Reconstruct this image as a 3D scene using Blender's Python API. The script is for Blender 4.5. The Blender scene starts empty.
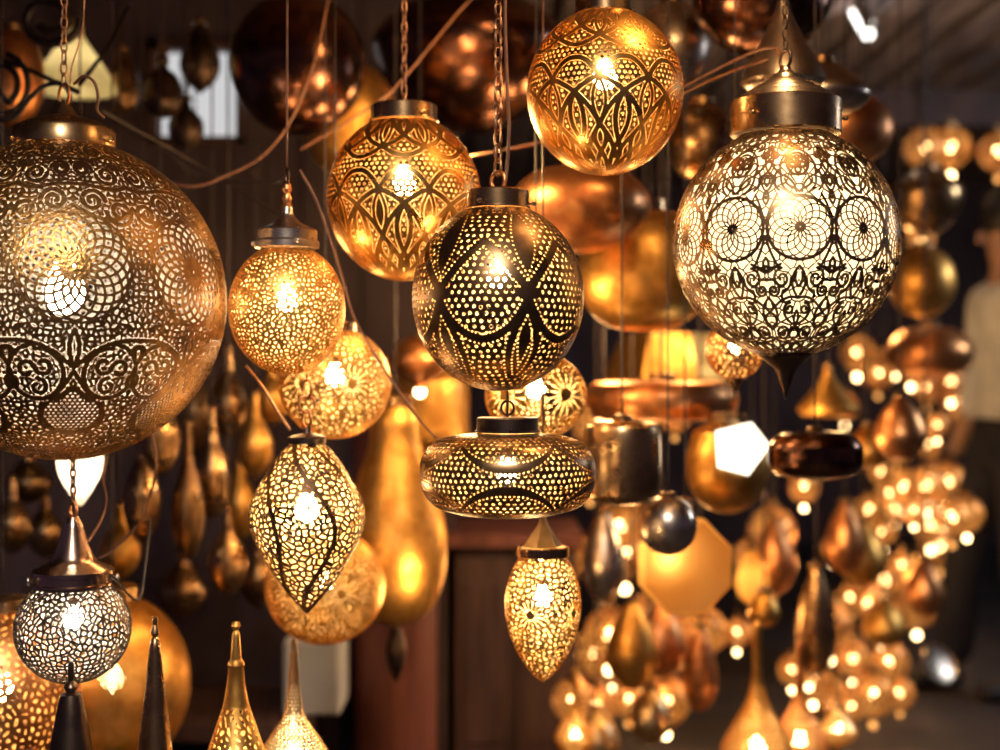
import bpy, bmesh, math, random
import numpy as np
from mathutils import Vector, Matrix

random.seed(7)
rng = np.random.default_rng(11)
PI = math.pi
F = 1389.0            # focal length in pixels of a 50 mm lens on a 36 mm wide sensor at 1000 px
CZ = 1.15             # camera height
C = bpy.context.scene.collection


def W(px, py, Y):
    return Vector(((px - 500.0) / F * Y, Y, CZ - (py - 375.0) / F * Y))


# ------------------------------------------------------------------ materials
def new_mat(name):
    m = bpy.data.materials.new(name)
    m.use_nodes = True
    nt = m.node_tree
    b = nt.nodes['Principled BSDF']
    return m, nt, b


def metal(name, col, dark=None, rough=0.28, rvar=0.15, scale=18.0, bump=0.15, bscale=60.0):
    """brass or copper sheet with blotchy tarnish and hand-beaten unevenness"""
    m, nt, b = new_mat(name)
    N, L = nt.nodes, nt.links
    tc = N.new('ShaderNodeTexCoord')
    no = N.new('ShaderNodeTexNoise')
    no.inputs['Scale'].default_value = scale
    no.inputs['Detail'].default_value = 6
    L.new(tc.outputs['Object'], no.inputs['Vector'])
    r = N.new('ShaderNodeValToRGB')
    dark = dark or tuple(c * 0.45 for c in col)
    r.color_ramp.elements[0].position = 0.36
    r.color_ramp.elements[0].color = (*dark, 1)
    r.color_ramp.elements[1].position = 0.58
    r.color_ramp.elements[1].color = (*col, 1)
    L.new(no.outputs['Fac'], r.inputs['Fac'])
    L.new(r.outputs['Color'], b.inputs['Base Color'])
    mr = N.new('ShaderNodeMapRange')
    mr.inputs['From Min'].default_value = 0.35
    mr.inputs['From Max'].default_value = 0.65
    mr.inputs['To Min'].default_value = rough + rvar
    mr.inputs['To Max'].default_value = rough
    L.new(no.outputs['Fac'], mr.inputs['Value'])
    L.new(mr.outputs['Result'], b.inputs['Roughness'])
    b.inputs['Metallic'].default_value = 1.0
    if bump > 0:
        n2 = N.new('ShaderNodeTexNoise')
        n2.inputs['Scale'].default_value = bscale
        n2.inputs['Detail'].default_value = 2
        L.new(tc.outputs['Object'], n2.inputs['Vector'])
        bp = N.new('ShaderNodeBump')
        bp.inputs['Strength'].default_value = bump
        bp.inputs['Distance'].default_value = 0.004
        L.new(n2.outputs['Fac'], bp.inputs['Height'])
        L.new(bp.outputs['Normal'], b.inputs['Normal'])
    return m


def matte(name, col, col2=None, scale=8.0, rough=0.75, stretch=(1, 1, 1), bump=0.2):
    m, nt, b = new_mat(name)
    N, L = nt.nodes, nt.links
    tc = N.new('ShaderNodeTexCoord')
    mp = N.new('ShaderNodeMapping')
    mp.inputs['Scale'].default_value = stretch
    L.new(tc.outputs['Object'], mp.inputs['Vector'])
    no = N.new('ShaderNodeTexNoise')
    no.inputs['Scale'].default_value = scale
    no.inputs['Detail'].default_value = 6
    L.new(mp.outputs['Vector'], no.inputs['Vector'])
    r = N.new('ShaderNodeValToRGB')
    col2 = col2 or tuple(c * 0.55 for c in col)
    r.color_ramp.elements[0].position = 0.35
    r.color_ramp.elements[0].color = (*col2, 1)
    r.color_ramp.elements[1].position = 0.65
    r.color_ramp.elements[1].color = (*col, 1)
    L.new(no.outputs['Fac'], r.inputs['Fac'])
    L.new(r.outputs['Color'], b.inputs['Base Color'])
    b.inputs['Roughness'].default_value = rough
    bp = N.new('ShaderNodeBump')
    bp.inputs['Strength'].default_value = bump
    bp.inputs['Distance'].default_value = 0.01
    L.new(no.outputs['Fac'], bp.inputs['Height'])
    L.new(bp.outputs['Normal'], b.inputs['Normal'])
    return m


def glow(name, col, strength):
    m = bpy.data.materials.new(name)
    m.use_nodes = True
    nt = m.node_tree
    nt.nodes.clear()
    o = nt.nodes.new('ShaderNodeOutputMaterial')
    e = nt.nodes.new('ShaderNodeEmission')
    e.inputs['Color'].default_value = (*col, 1)
    e.inputs['Strength'].default_value = strength
    nt.links.new(e.outputs[0], o.inputs['Surface'])
    return m


def opal(name, col):
    m = bpy.data.materials.new(name)
    m.use_nodes = True
    nt = m.node_tree
    nt.nodes.clear()
    o = nt.nodes.new('ShaderNodeOutputMaterial')
    t = nt.nodes.new('ShaderNodeBsdfTranslucent')
    d = nt.nodes.new('ShaderNodeBsdfDiffuse')
    x = nt.nodes.new('ShaderNodeMixShader')
    t.inputs['Color'].default_value = (*col, 1)
    d.inputs['Color'].default_value = (*col, 1)
    x.inputs['Fac'].default_value = 0.35
    nt.links.new(t.outputs[0], x.inputs[1])
    nt.links.new(d.outputs[0], x.inputs[2])
    nt.links.new(x.outputs[0], o.inputs['Surface'])
    return m


GOLD = (0.86, 0.50, 0.15)
M = {}
M['brass'] = metal('polished_brass', GOLD, (0.50, 0.25, 0.06), 0.24, 0.16, 14, 0.10, 50)
M['brass_soft'] = metal('satin_brass', (0.86, 0.48, 0.13), (0.55, 0.27, 0.06), 0.36, 0.15, 20, 0.25, 70)
M['brass_pale'] = metal('pale_brass', (0.86, 0.62, 0.32), (0.50, 0.32, 0.14), 0.27, 0.12, 16, 0.12, 60)
M['antique'] = metal('antique_brass', (0.50, 0.31, 0.15), (0.22, 0.13, 0.07), 0.22, 0.15, 25, 0.06, 40)
M['antique_red'] = metal('dark_copper', (0.20, 0.09, 0.055), (0.08, 0.042, 0.036), 0.13, 0.12, 35, 0.12, 200)
M['bronze'] = metal('blackened_bronze', (0.16, 0.11, 0.08), (0.07, 0.05, 0.045), 0.30, 0.15, 25, 0.05, 40)
M['silver'] = metal('nickel_silver', (0.70, 0.60, 0.50), (0.35, 0.28, 0.24), 0.22, 0.15, 18, 0.10, 50)
M['dark_brass'] = metal('dark_brass', (0.30, 0.18, 0.085), (0.13, 0.075, 0.045), 0.26, 0.15, 20, 0.06, 40)
M['aged'] = metal('aged_brass', (0.44, 0.235, 0.075), (0.17, 0.085, 0.042), 0.29, 0.16, 9, 0.4, 160)
M['nickel'] = metal('worn_nickel', (0.66, 0.48, 0.36), (0.34, 0.20, 0.14), 0.16, 0.12, 14, 0.05, 40)
M['copper'] = metal('copper', (0.85, 0.40, 0.16), (0.45, 0.17, 0.07), 0.30, 0.15, 20, 0.15, 60)
M['inner_warm'] = matte('bare_brass_inside', (0.90, 0.70, 0.38), (0.80, 0.56, 0.26), 12, 0.6, bump=0.05)
M['inner_white'] = matte('tinned_inside', (0.88, 0.82, 0.72), (0.78, 0.70, 0.58), 12, 0.6, bump=0.05)
M['opal'] = opal('opal_glass', (0.94, 0.83, 0.66))
M['amber_opal'] = opal('amber_glass', (0.95, 0.58, 0.19))
M['bulb_warm'] = glow('warm_bulb', (1.0, 0.66, 0.28), 75)
M['bulb_hot'] = glow('bright_warm_bulb', (1.0, 0.70, 0.34), 150)
M['bulb_white'] = glow('neutral_bulb', (1.0, 0.86, 0.66), 75)
M['bulb_cream'] = glow('cream_bulb', (1.0, 0.78, 0.48), 85)
M['bulb_big'] = glow('large_white_bulb', (1.0, 0.84, 0.64), 42)
M['bulb_inside'] = glow('far_inner_bulb', (1.0, 0.58, 0.22), 22)
M['bulb_dim'] = glow('dim_amber_bulb', (1.0, 0.42, 0.10), 2.2)
M['bulb_far'] = glow('small_far_bulb', (1.0, 0.66, 0.30), 16)
M['cord'] = matte('brown_flex', (0.30, 0.13, 0.07), (0.18, 0.07, 0.04), 30, 0.45)
M['cord_dark'] = matte('black_flex', (0.05, 0.03, 0.03), (0.03, 0.02, 0.02), 30, 0.5)
M['iron'] = metal('wrought_iron', (0.06, 0.05, 0.05), (0.03, 0.025, 0.03), 0.45, 0.1, 30, 0.2, 80)
M['chain'] = metal('copper_chain', (0.62, 0.34, 0.19), (0.30, 0.15, 0.09), 0.28, 0.1, 60, 0.0)
M['wall'] = matte('dark_plaster', (0.10, 0.068, 0.085), (0.055, 0.036, 0.048), 3, 0.85)
M['wood'] = matte('dark_wood', (0.12, 0.06, 0.05), (0.05, 0.025, 0.025), 6, 0.6, (6, 6, 0.6))
M['wood_red'] = matte('red_brown_wood', (0.26, 0.085, 0.06), (0.13, 0.04, 0.035), 5, 0.55, (5, 5, 0.5))
M['slat'] = matte('weathered_slats', (0.42, 0.33, 0.31), (0.16, 0.12, 0.12), 5, 0.8, (6, 0.5, 6))
M['stone'] = matte('worn_floor', (0.05, 0.038, 0.04), (0.026, 0.02, 0.024), 4, 0.7)
M['white_cloth'] = matte('white_cloth', (0.80, 0.80, 0.80), (0.66, 0.66, 0.68), 5, 0.85)
M['navy'] = matte('navy_cloth', (0.012, 0.012, 0.026), (0.007, 0.007, 0.016), 12, 0.85)
M['shirt'] = matte('pale_shirt', (0.70, 0.70, 0.72), (0.55, 0.55, 0.58), 9, 0.85)
M['skin'] = matte('skin', (0.45, 0.26, 0.18), (0.40, 0.22, 0.15), 9, 0.55, bump=0.02)
M['hair'] = matte('dark_hair', (0.02, 0.015, 0.013), (0.01, 0.008, 0.008), 40, 0.5)
M['shoe'] = matte('black_leather', (0.02, 0.018, 0.02), (0.012, 0.01, 0.012), 12, 0.4)
M['olive'] = matte('olive_board', (0.20, 0.17, 0.06), (0.12, 0.10, 0.04), 3, 0.7)
M['sky_pane'] = glow('daylight_outside', (0.80, 0.79, 0.80), 0.8)
M['tube'] = glow('fluorescent_tube', (1.0, 0.95, 0.88), 5)
M['amber_glass'] = matte('amber_paint', (0.80, 0.46, 0.12), (0.66, 0.33, 0.07), 4, 0.35, bump=0.05)
M['ivory'] = opal('ivory_glass', (0.95, 0.90, 0.66))


# ------------------------------------------------------------------ object helpers
def link_mesh(name, me, mats, parent=None):
    o = bpy.data.objects.new(name, me)
    C.objects.link(o)
    if not isinstance(mats, (list, tuple)):
        mats = [mats]
    for m in mats:
        me.materials.append(m)
    if parent is not None:
        o.parent = parent
    return o


def thing(name, label, cat, loc, rotz=0.0, group=None):
    o = bpy.data.objects.new(name, None)
    o.empty_display_size = 0.02
    C.objects.link(o)
    o.location = loc
    o.rotation_euler = (0, 0, rotz)
    o['label'] = label
    o['category'] = cat
    if group:
        o['group'] = group
    return o


def tag(o, label, cat, group=None, kind=None):
    o['label'] = label
    o['category'] = cat
    if group:
        o['group'] = group
    if kind:
        o['kind'] = kind
    return o


def struct(o, kind='structure'):
    o['kind'] = kind
    return o


def dup(root, name=None, loc=None, rotz=None, scale=None, label=None, group=None):
    r = root.copy()
    C.objects.link(r)
    if loc is not None:
        r.location = loc
    if rotz is not None:
        r.rotation_euler = (0, 0, rotz)
    if scale is not None:
        r.scale = (scale,) * 3 if not isinstance(scale, tuple) else scale
    if label:
        r['label'] = label
    if group:
        r['group'] = group
    for ch in list(root.children):
        c = ch.copy()
        C.objects.link(c)
        c.parent = r
        for g in list(ch.children):
            d = g.copy()
            C.objects.link(d)
            d.parent = c
    return r


def mesh_from(verts, faces, smooth=True, sharp=None):
    me = bpy.data.meshes.new('m')
    me.from_pydata([tuple(v) for v in verts], [], faces)
    me.update()
    if smooth:
        me.polygons.foreach_set('use_smooth', [True] * len(me.polygons))
        if sharp:
            me.set_sharp_from_angle(angle=math.radians(sharp))
    return me


def lathe_vf(prof, seg=48, k=1.0, z0=0.0):
    """surface of revolution from a list of (r, z); ends with r == 0 close"""
    V, Fc = [], []
    rows = []
    for r, z in prof:
        if r <= 1e-6:
            rows.append([len(V)])
            V.append((0, 0, (z + z0) * k))
        else:
            row = []
            for i in range(seg):
                a = 2 * PI * i / seg
                row.append(len(V))
                V.append((r * k * math.cos(a), r * k * math.sin(a), (z + z0) * k))
            rows.append(row)
    for a, b in zip(rows, rows[1:]):
        if len(a) == 1 and len(b) == 1:
            continue
        for i in range(seg):
            j = (i + 1) % seg
            if len(a) == 1:
                Fc.append((a[0], b[i], b[j]))
            elif len(b) == 1:
                Fc.append((a[i], b[0], a[j]))
            else:
                Fc.append((a[i], b[i], b[j], a[j]))
    return V, Fc


def smooth_prof(pts, n=8):
    """Catmull-Rom through control points"""
    P = [np.array(p, float) for p in pts]
    P = [2 * P[0] - P[1]] + P + [2 * P[-1] - P[-2]]
    out = []
    for i in range(1, len(P) - 2):
        for t in np.linspace(0, 1, n, endpoint=False):
            a, b, c, d = P[i - 1], P[i], P[i + 1], P[i + 2]
            q = 0.5 * ((2 * b) + (-a + c) * t + (2 * a - 5 * b + 4 * c - d) * t * t + (-a + 3 * b - 3 * c + d) * t ** 3)
            out.append((max(q[0], 0.0), q[1]))
    out.append((max(P[-2][0], 0.0), P[-2][1]))
    return out


def lathe(name, prof, mat, parent=None, k=1.0, z0=0.0, seg=48, sharp=35):
    """prof runs from top to bottom"""
    V, Fc = lathe_vf(prof, seg, k, z0)
    return link_mesh(name, mesh_from(V, Fc, True, sharp), mat, parent)


def tube_vf(pts, rad, seg=8, close=False, V=None, Fc=None):
    V = [] if V is None else V
    Fc = [] if Fc is None else Fc
    pts = [Vector(p) for p in pts]
    n = len(pts)
    rows = []
    up = None
    for i, p in enumerate(pts):
        if close:
            t = (pts[(i + 1) % n] - pts[i - 1])
        else:
            t = pts[min(i + 1, n - 1)] - pts[max(i - 1, 0)]
        if t.length < 1e-9:
            t = Vector((0, 0, 1))
        t.normalize()
        if up is None:
            up = t.orthogonal().normalized()
        else:
            up = (up - t * up.dot(t))
            up = up.normalized() if up.length > 1e-6 else t.orthogonal().normalized()
        s = t.cross(up)
        r = rad[i] if isinstance(rad, (list, tuple)) else rad
        row = []
        for q in range(seg):
            a = 2 * PI * q / seg
            row.append(len(V))
            V.append(p + (up * math.cos(a) + s * math.sin(a)) * r)
        rows.append(row)
    pairs = list(zip(rows, rows[1:]))
    if close:
        pairs.append((rows[-1], rows[0]))
    for a, b in pairs:
        for q in range(seg):
            w = (q + 1) % seg
            Fc.append((a[q], a[w], b[w], b[q]))
    if not close:
        Fc.append(tuple(reversed(rows[0])))
        Fc.append(tuple(rows[-1]))
    return V, Fc


def spline3(pts, n=8):
    P = [Vector(p) for p in pts]
    P = [2 * P[0] - P[1]] + P + [2 * P[-1] - P[-2]]
    out = []
    for i in range(1, len(P) - 2):
        for t in np.linspace(0, 1, n, endpoint=False):
            t = float(t)
            a, b, c, d = P[i - 1], P[i], P[i + 1], P[i + 2]
            out.append(0.5 * ((2 * b) + (c - a) * t + (2 * a - 5 * b + 4 * c - d) * t * t + (-a + 3 * b - 3 * c + d) * t ** 3))
    out.append(P[-2])
    return out


def box_vf(x0, x1, y0, y1, z0, z1, V=None, Fc=None):
    V = [] if V is None else V
    Fc = [] if Fc is None else Fc
    b = len(V)
    for x in (x0, x1):
        for y in (y0, y1):
            for z in (z0, z1):
                V.append((x, y, z))
    for f in ((0, 1, 3, 2), (4, 6, 7, 5), (0, 4, 5, 1), (2, 3, 7, 6), (0, 2, 6, 4), (1, 5, 7, 3)):
        Fc.append(tuple(b + i for i in f))
    return V, Fc


def bevel_obj(o, w=0.006, seg=2):
    m = o.modifiers.new('bevel', 'BEVEL')
    m.width = w
    m.segments = seg
    m.limit_method = 'ANGLE'
    return o


# ------------------------------------------------------------------ perforated sheet: ornament fields
class Ctx:
    pass


def resample_profile(prof, rows):
    P = np.array(prof, float)
    d = np.hypot(np.diff(P[:, 0]), np.diff(P[:, 1]))
    s = np.concatenate([[0], np.cumsum(d)])
    S = np.linspace(0, s[-1], rows + 1)
    return np.interp(S, s, P[:, 0]), np.interp(S, s, P[:, 1]), S


def ball_profile(rx, rz, top_r, bot_r=0.0, n=160):
    t0 = math.asin(min(1, top_r / rx))
    t1 = PI - (math.asin(min(1, bot_r / rx)) if bot_r > 0 else 0.012)
    return [(rx * math.sin(t), rz * math.cos(t)) for t in np.linspace(t0, t1, n)]


def seg_dist(X, Y, K, polys):
    """distance in the local metric (x shrunk by K) from grid points to polylines"""
    best = np.full(X.shape, 1e9)
    for pl in polys:
        pl = np.asarray(pl, float)
        for (ax, ay), (bx, by) in zip(pl[:-1], pl[1:]):
            vx, vy = (bx - ax) * K, by - ay
            wx, wy = (X - ax) * K, Y - ay
            L2 = vx * vx + vy * vy + 1e-9
            t = np.clip((wx * vx + wy * vy) / L2, 0, 1)
            d = np.hypot(wx - t * vx, wy - t * vy)
            np.minimum(best, d, out=best)
    return best


def point_dist(X, Y, K, pts):
    best = np.full(X.shape, 1e9)
    for (ax, ay) in pts:
        np.minimum(best, np.hypot((X - ax) * K, Y - ay), out=best)
    return best


def bez(*p, n=10):
    p = np.array(p, float)
    t = np.linspace(0, 1, n)[:, None]
    if len(p) == 3:
        return (1 - t) ** 2 * p[0] + 2 * t * (1 - t) * p[1] + t * t * p[2]
    return (1 - t) ** 3 * p[0] + 3 * t * (1 - t) ** 2 * p[1] + 3 * t * t * (1 - t) * p[2] + t ** 3 * p[3]


def spiral(cx, cy, r0, r1, a0, turns, n=22):
    t = np.linspace(0, 1, n)
    a = a0 + turns * 2 * PI * t
    r = r0 + (r1 - r0) * t
    return np.stack([cx + r * np.cos(a), cy + r * np.sin(a)], 1)


def circ(cx, cy, r, n=22):
    return spiral(cx, cy, r, r, 0, 1, n)


def mirror(pl):
    q = np.array(pl, float).copy()
    q[:, 0] *= -1
    return q


def along(pl, step):
    pl = np.asarray(pl, float)
    d = np.hypot(np.diff(pl[:, 0]), np.diff(pl[:, 1]))
    s = np.concatenate([[0], np.cumsum(d)])
    n = max(2, int(round(s[-1] / step)) + 1)
    q = np.linspace(0, s[-1], n)
    return np.stack([np.interp(q, s, pl[:, 0]), np.interp(q, s, pl[:, 1])], 1)


def wrap(polys, w):
    out = []
    for p in polys:
        p = np.asarray(p, float)
        out.append(p)
        if p[:, 0].max() > w / 2 - 25:
            out.append(p - [w, 0])
        if p[:, 0].min() < -w / 2 + 25:
            out.append(p + [w, 0])
    return out


def dot_rows(c, pitch, rad, jit=0.0):
    """rows of round holes whose number follows the girth; positive = metal"""
    h = pitch * 0.87
    best = np.full(c.TH.shape, 1e9)
    kk = np.floor(c.S / h)
    for dk in (-1, 0, 1):
        k = kk + dk
        sc = (k + 0.5) * h
        rc = np.interp(sc, c.s, c.r)
        cnt = np.maximum(1, np.round(rc * c.tile / pitch))
        ap = c.tile / cnt
        off = np.where(np.mod(k, 2) == 0, 0, 0.5) * ap
        q = np.round((c.TH - off) / ap)
        near = q * ap + off
        hsh = np.sin(np.mod(q, cnt) * 12.9898 + k * 78.233) * 43758.5453
        j1 = (hsh - np.floor(hsh) - 0.5) * jit * pitch
        j2 = (np.mod(hsh * 7.31, 1.0) - 0.5) * jit * pitch
        d = np.hypot((c.TH - near) * c.RR - j1, c.S - sc - j2)
        np.minimum(best, d, out=best)
    return best - rad


def voronoi(c, pitch, width, squash=1.0, seed=1, sym=False):
    """irregular small cells divided by thin metal ribs"""
    g = np.random.default_rng(seed)
    pts = []
    h = pitch * 0.9
    for k in range(int(c.s[-1] / h) + 1):
        sc = (k + 0.5) * h
        rc = np.interp(sc, c.s, c.r)
        cnt = max(1, int(round(rc * c.tile / (pitch * squash))))
        for j in range(cnt):
            a = (j + g.uniform(0.02, 0.98)) / cnt * c.tile - c.tile / 2
            pts.append((a, sc + g.uniform(-0.48, 0.48) * h))
    P = []
    for a, sc in pts:
        r_, z_ = np.interp(sc, c.s, c.r), np.interp(sc, c.s, c.z)
        for sh in (-1, 0, 1):
            if abs(a + sh * c.tile) < c.tile * 0.95 or c.n < 4:
                P.append((r_ * math.cos(a + sh * c.tile), r_ * math.sin(a + sh * c.tile), z_))
    P = np.array(P)
    th_ = np.abs(c.TH) if sym else c.TH
    X = np.stack([c.RR * np.cos(th_), c.RR * np.sin(th_), c.ZZ], -1).reshape(-1, 3)
    out = np.empty(len(X))
    for i in range(0, len(X), 4000):
        q = X[i:i + 4000]
        d2 = ((q[:, None, :] - P[None]) ** 2).sum(-1)
        idx = np.argpartition(d2, 2, axis=1)[:, :2]
        da = np.take_along_axis(d2, idx, 1)
        o = np.argsort(da, 1)
        idx = np.take_along_axis(idx, o, 1)
        da = np.take_along_axis(da, o, 1)
        sep = np.linalg.norm(P[idx[:, 0]] - P[idx[:, 1]], axis=1) + 1e-6
        out[i:i + 4000] = (da[:, 1] - da[:, 0]) / (2 * sep)
    return width - out.reshape(c.TH.shape)


def rosette(X, Y, K, cx, cy, R, k, w, ring=1.6):
    dx, dy = (X - cx) * K, Y - cy
    d = np.hypot(dx, dy)
    best = np.full(X.shape, 1e9)
    for i in range(k):
        a = 2 * PI * i / k
        np.minimum(best, np.abs(np.hypot(dx - R / 2 * math.cos(a), dy - R / 2 * math.sin(a)) - R / 2), out=best)
    m = np.maximum(w - best, 1.2 * w + 1.2 - np.abs(d - 2.5 * w))
    m = np.where(d < 1.8 * w, -(1.8 * w - d) * 0.6, m)
    m = np.maximum(m, ring - np.abs(d - R))
    return m, R - d


def perforated(name, prof, n, cell, field, k, mats, parent, thick=1.0):
    """cut the ornament through a revolved sheet: outer skin, inner skin and hole rims (marching squares)"""
    r0, z0, S0 = resample_profile(prof, 4)
    L = S0[-1]
    rows = int(round(L / cell))
    r, z, s = resample_profile(prof, rows)
    R = float(np.max(r))
    nt = max(4, int(round(2 * PI * R / n / cell)))
    nt += nt % 2
    tile = 2 * PI / n
    c = Ctx()
    c.n, c.tile, c.r, c.z, c.s, c.R, c.L = n, tile, r, z, s, R, L
    th = np.linspace(-tile / 2, tile / 2, nt + 1)
    c.TH, c.S = np.meshgrid(th, s)
    c.RR, _ = np.meshgrid(r, th, indexing='ij')
    c.ZZ, _ = np.meshgrid(z, th, indexing='ij')
    c.X = c.TH * R                       # tile coordinate at the widest girth
    c.w = tile * R
    c.K = np.maximum(c.RR / R, 0.03)
    c.seq = float(s[int(np.argmax(r))])  # arc length at the widest girth
    D = field(c)
    D = np.maximum(D, np.where(c.S < 2.2 * cell, 1.0, -9))
    D = np.maximum(D, np.where(c.S > L - 2.2 * cell, 1.0, -9))
    D = D[:, :nt]
    D[np.abs(D) < 0.06] = 0.06
    D = np.tile(D, (1, n))
    N = n * nt
    TH = -tile / 2 + np.arange(N) * (tile / nt)
    ins = D > 0
    # normals of the profile (outward)
    dr, dz = np.gradient(r), np.gradient(z)
    ln = np.hypot(dr, dz) + 1e-9
    nr, nz = -dz / ln, dr / ln
    # outward means nr > 0 near the girth
    if nr[int(np.argmax(r))] < 0:
        nr, nz = -nr, -nz
    A = np.tile(TH, (rows + 1, 1))
    GR = np.repeat(r[:, None], N, 1)
    GZ = np.repeat(z[:, None], N, 1)
    # vertex ids
    gid = np.full((rows + 1, N), -1)
    gi = np.argwhere(ins)
    gid[ins] = np.arange(len(gi))
    nv = len(gi)
    pr, pz, pa, pnr, pnz = [GR[ins]], [GZ[ins]], [A[ins]], [np.repeat(nr[:, None], N, 1)[ins]], [np.repeat(nz[:, None], N, 1)[ins]]
    Dn = np.roll(D, -1, 1)
    hx = ins != np.roll(ins, -1, 1)
    t = D / (D - Dn + 1e-12)
    hid = np.full((rows + 1, N), -1)
    hid[hx] = nv + np.arange(hx.sum())
    nv += int(hx.sum())
    pr.append(GR[hx]); pz.append(GZ[hx]); pa.append((A + t * tile / nt)[hx])
    pnr.append(np.repeat(nr[:, None], N, 1)[hx]); pnz.append(np.repeat(nz[:, None], N, 1)[hx])
    vx = ins[:-1] != ins[1:]
    t = D[:-1] / (D[:-1] - D[1:] + 1e-12)
    vid = np.full((rows, N), -1)
    vid[vx] = nv + np.arange(vx.sum())
    nv += int(vx.sum())
    pr.append((GR[:-1] + t * (GR[1:] - GR[:-1]))[vx]); pz.append((GZ[:-1] + t * (GZ[1:] - GZ[:-1]))[vx]); pa.append(A[:-1][vx])
    pnr.append(np.repeat(nr[:-1, None], N, 1)[vx]); pnz.append(np.repeat(nz[:-1, None], N, 1)[vx])
    pr, pz, pa, pnr, pnz = map(np.concatenate, (pr, pz, pa, pnr, pnz))
    # cell corners: 0 (i,j) 1 (i,j+1) 2 (i+1,j+1) 3 (i+1,j)
    g1 = np.roll(gid, -1, 1)
    corner = [gid[:-1], g1[:-1], g1[1:], gid[1:]]
    v1 = np.roll(vid, -1, 1)
    edge = [hid[:-1], v1, hid[1:], vid]
    i1 = np.roll(ins, -1, 1)
    cin = [ins[:-1], i1[:-1], i1[1:], ins[1:]]
    case = cin[0] * 1 + cin[1] * 2 + cin[2] * 4 + cin[3] * 8
    loops, sizes, rims = [], [], []
    for cs in range(1, 16):
        mk = case == cs
        if not mk.any():
            continue
        cols, kinds = [], []
        for q in range(4):
            a, b = (cs >> q) & 1, (cs >> ((q + 1) % 4)) & 1
            if a:
                cols.append(corner[q][mk]); kinds.append(0)
            if a != b:
                cols.append(edge[q][mk]); kinds.append(1)
        # keep counter-clockwise seen from outside: reverse
        poly = np.stack(cols[::-1], 1)
        loops.append(poly.ravel())
        sizes.append(np.full(len(poly), poly.shape[1]))
        m_ = len(kinds)
        kr = kinds[::-1]
        for q in range(m_):
            w_ = (q + 1) % m_
            if kr[q] and kr[w_]:
                # a cut between two edge points; both on different cell edges with no corner between
                rims.append(np.stack([poly[:, q], poly[:, w_]], 1))
    loops = np.concatenate(loops)
    sizes = np.concatenate(sizes)
    x, y = pr * np.cos(pa), pr * np.sin(pa)
    outer = np.stack([x, y, pz], 1)
    ri = pr - pnr * thick
    ri = np.maximum(ri, 0.0)
    zi = pz - pnz * thick
    inner = np.stack([ri * np.cos(pa), ri * np.sin(pa), zi], 1)
    rim = np.concatenate(rims) if rims else np.zeros((0, 2), int)
    used = np.unique(rim)
    mp = np.full(nv, -1)
    mp[used] = np.arange(len(used))
    verts = np.concatenate([outer, inner, outer[used], inner[used]]) * k
    nu = len(used)
    # inner faces reversed
    st = np.concatenate([[0], np.cumsum(sizes)[:-1]])
    tot = int(sizes.sum())
    pos = np.arange(tot)
    fidx = np.repeat(np.arange(len(sizes)), sizes)
    rev = st[fidx] + (sizes[fidx] - 1 - (pos - st[fidx]))
    inner_loops = loops[rev] + nv
    a, b = mp[rim[:, 0]], mp[rim[:, 1]]
    rl = np.stack([2 * nv + b, 2 * nv + a, 2 * nv + nu + a, 2 * nv + nu + b], 1).ravel()
    al = np.concatenate([loops, inner_loops, rl])
    asz = np.concatenate([sizes, sizes, np.full(len(rim), 4)])
    me = bpy.data.meshes.new(name)
    me.vertices.add(len(verts))
    me.vertices.foreach_set('co', verts.astype(np.float32).ravel())
    me.loops.add(len(al))
    me.loops.foreach_set('vertex_index', al.astype(np.int32))
    me.polygons.add(len(asz))
    me.polygons.foreach_set('loop_start', np.concatenate([[0], np.cumsum(asz)[:-1]]).astype(np.int32))
    mi = np.concatenate([np.zeros(len(sizes)), np.ones(len(sizes)), np.zeros(len(rim))]).astype(np.int32)
    me.polygons.foreach_set('material_index', mi)
    me.polygons.foreach_set('use_smooth', np.ones(len(asz), bool))
    me.update(calc_edges=True)
    me.validate()
    return link_mesh(name, me, mats, parent)


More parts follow.
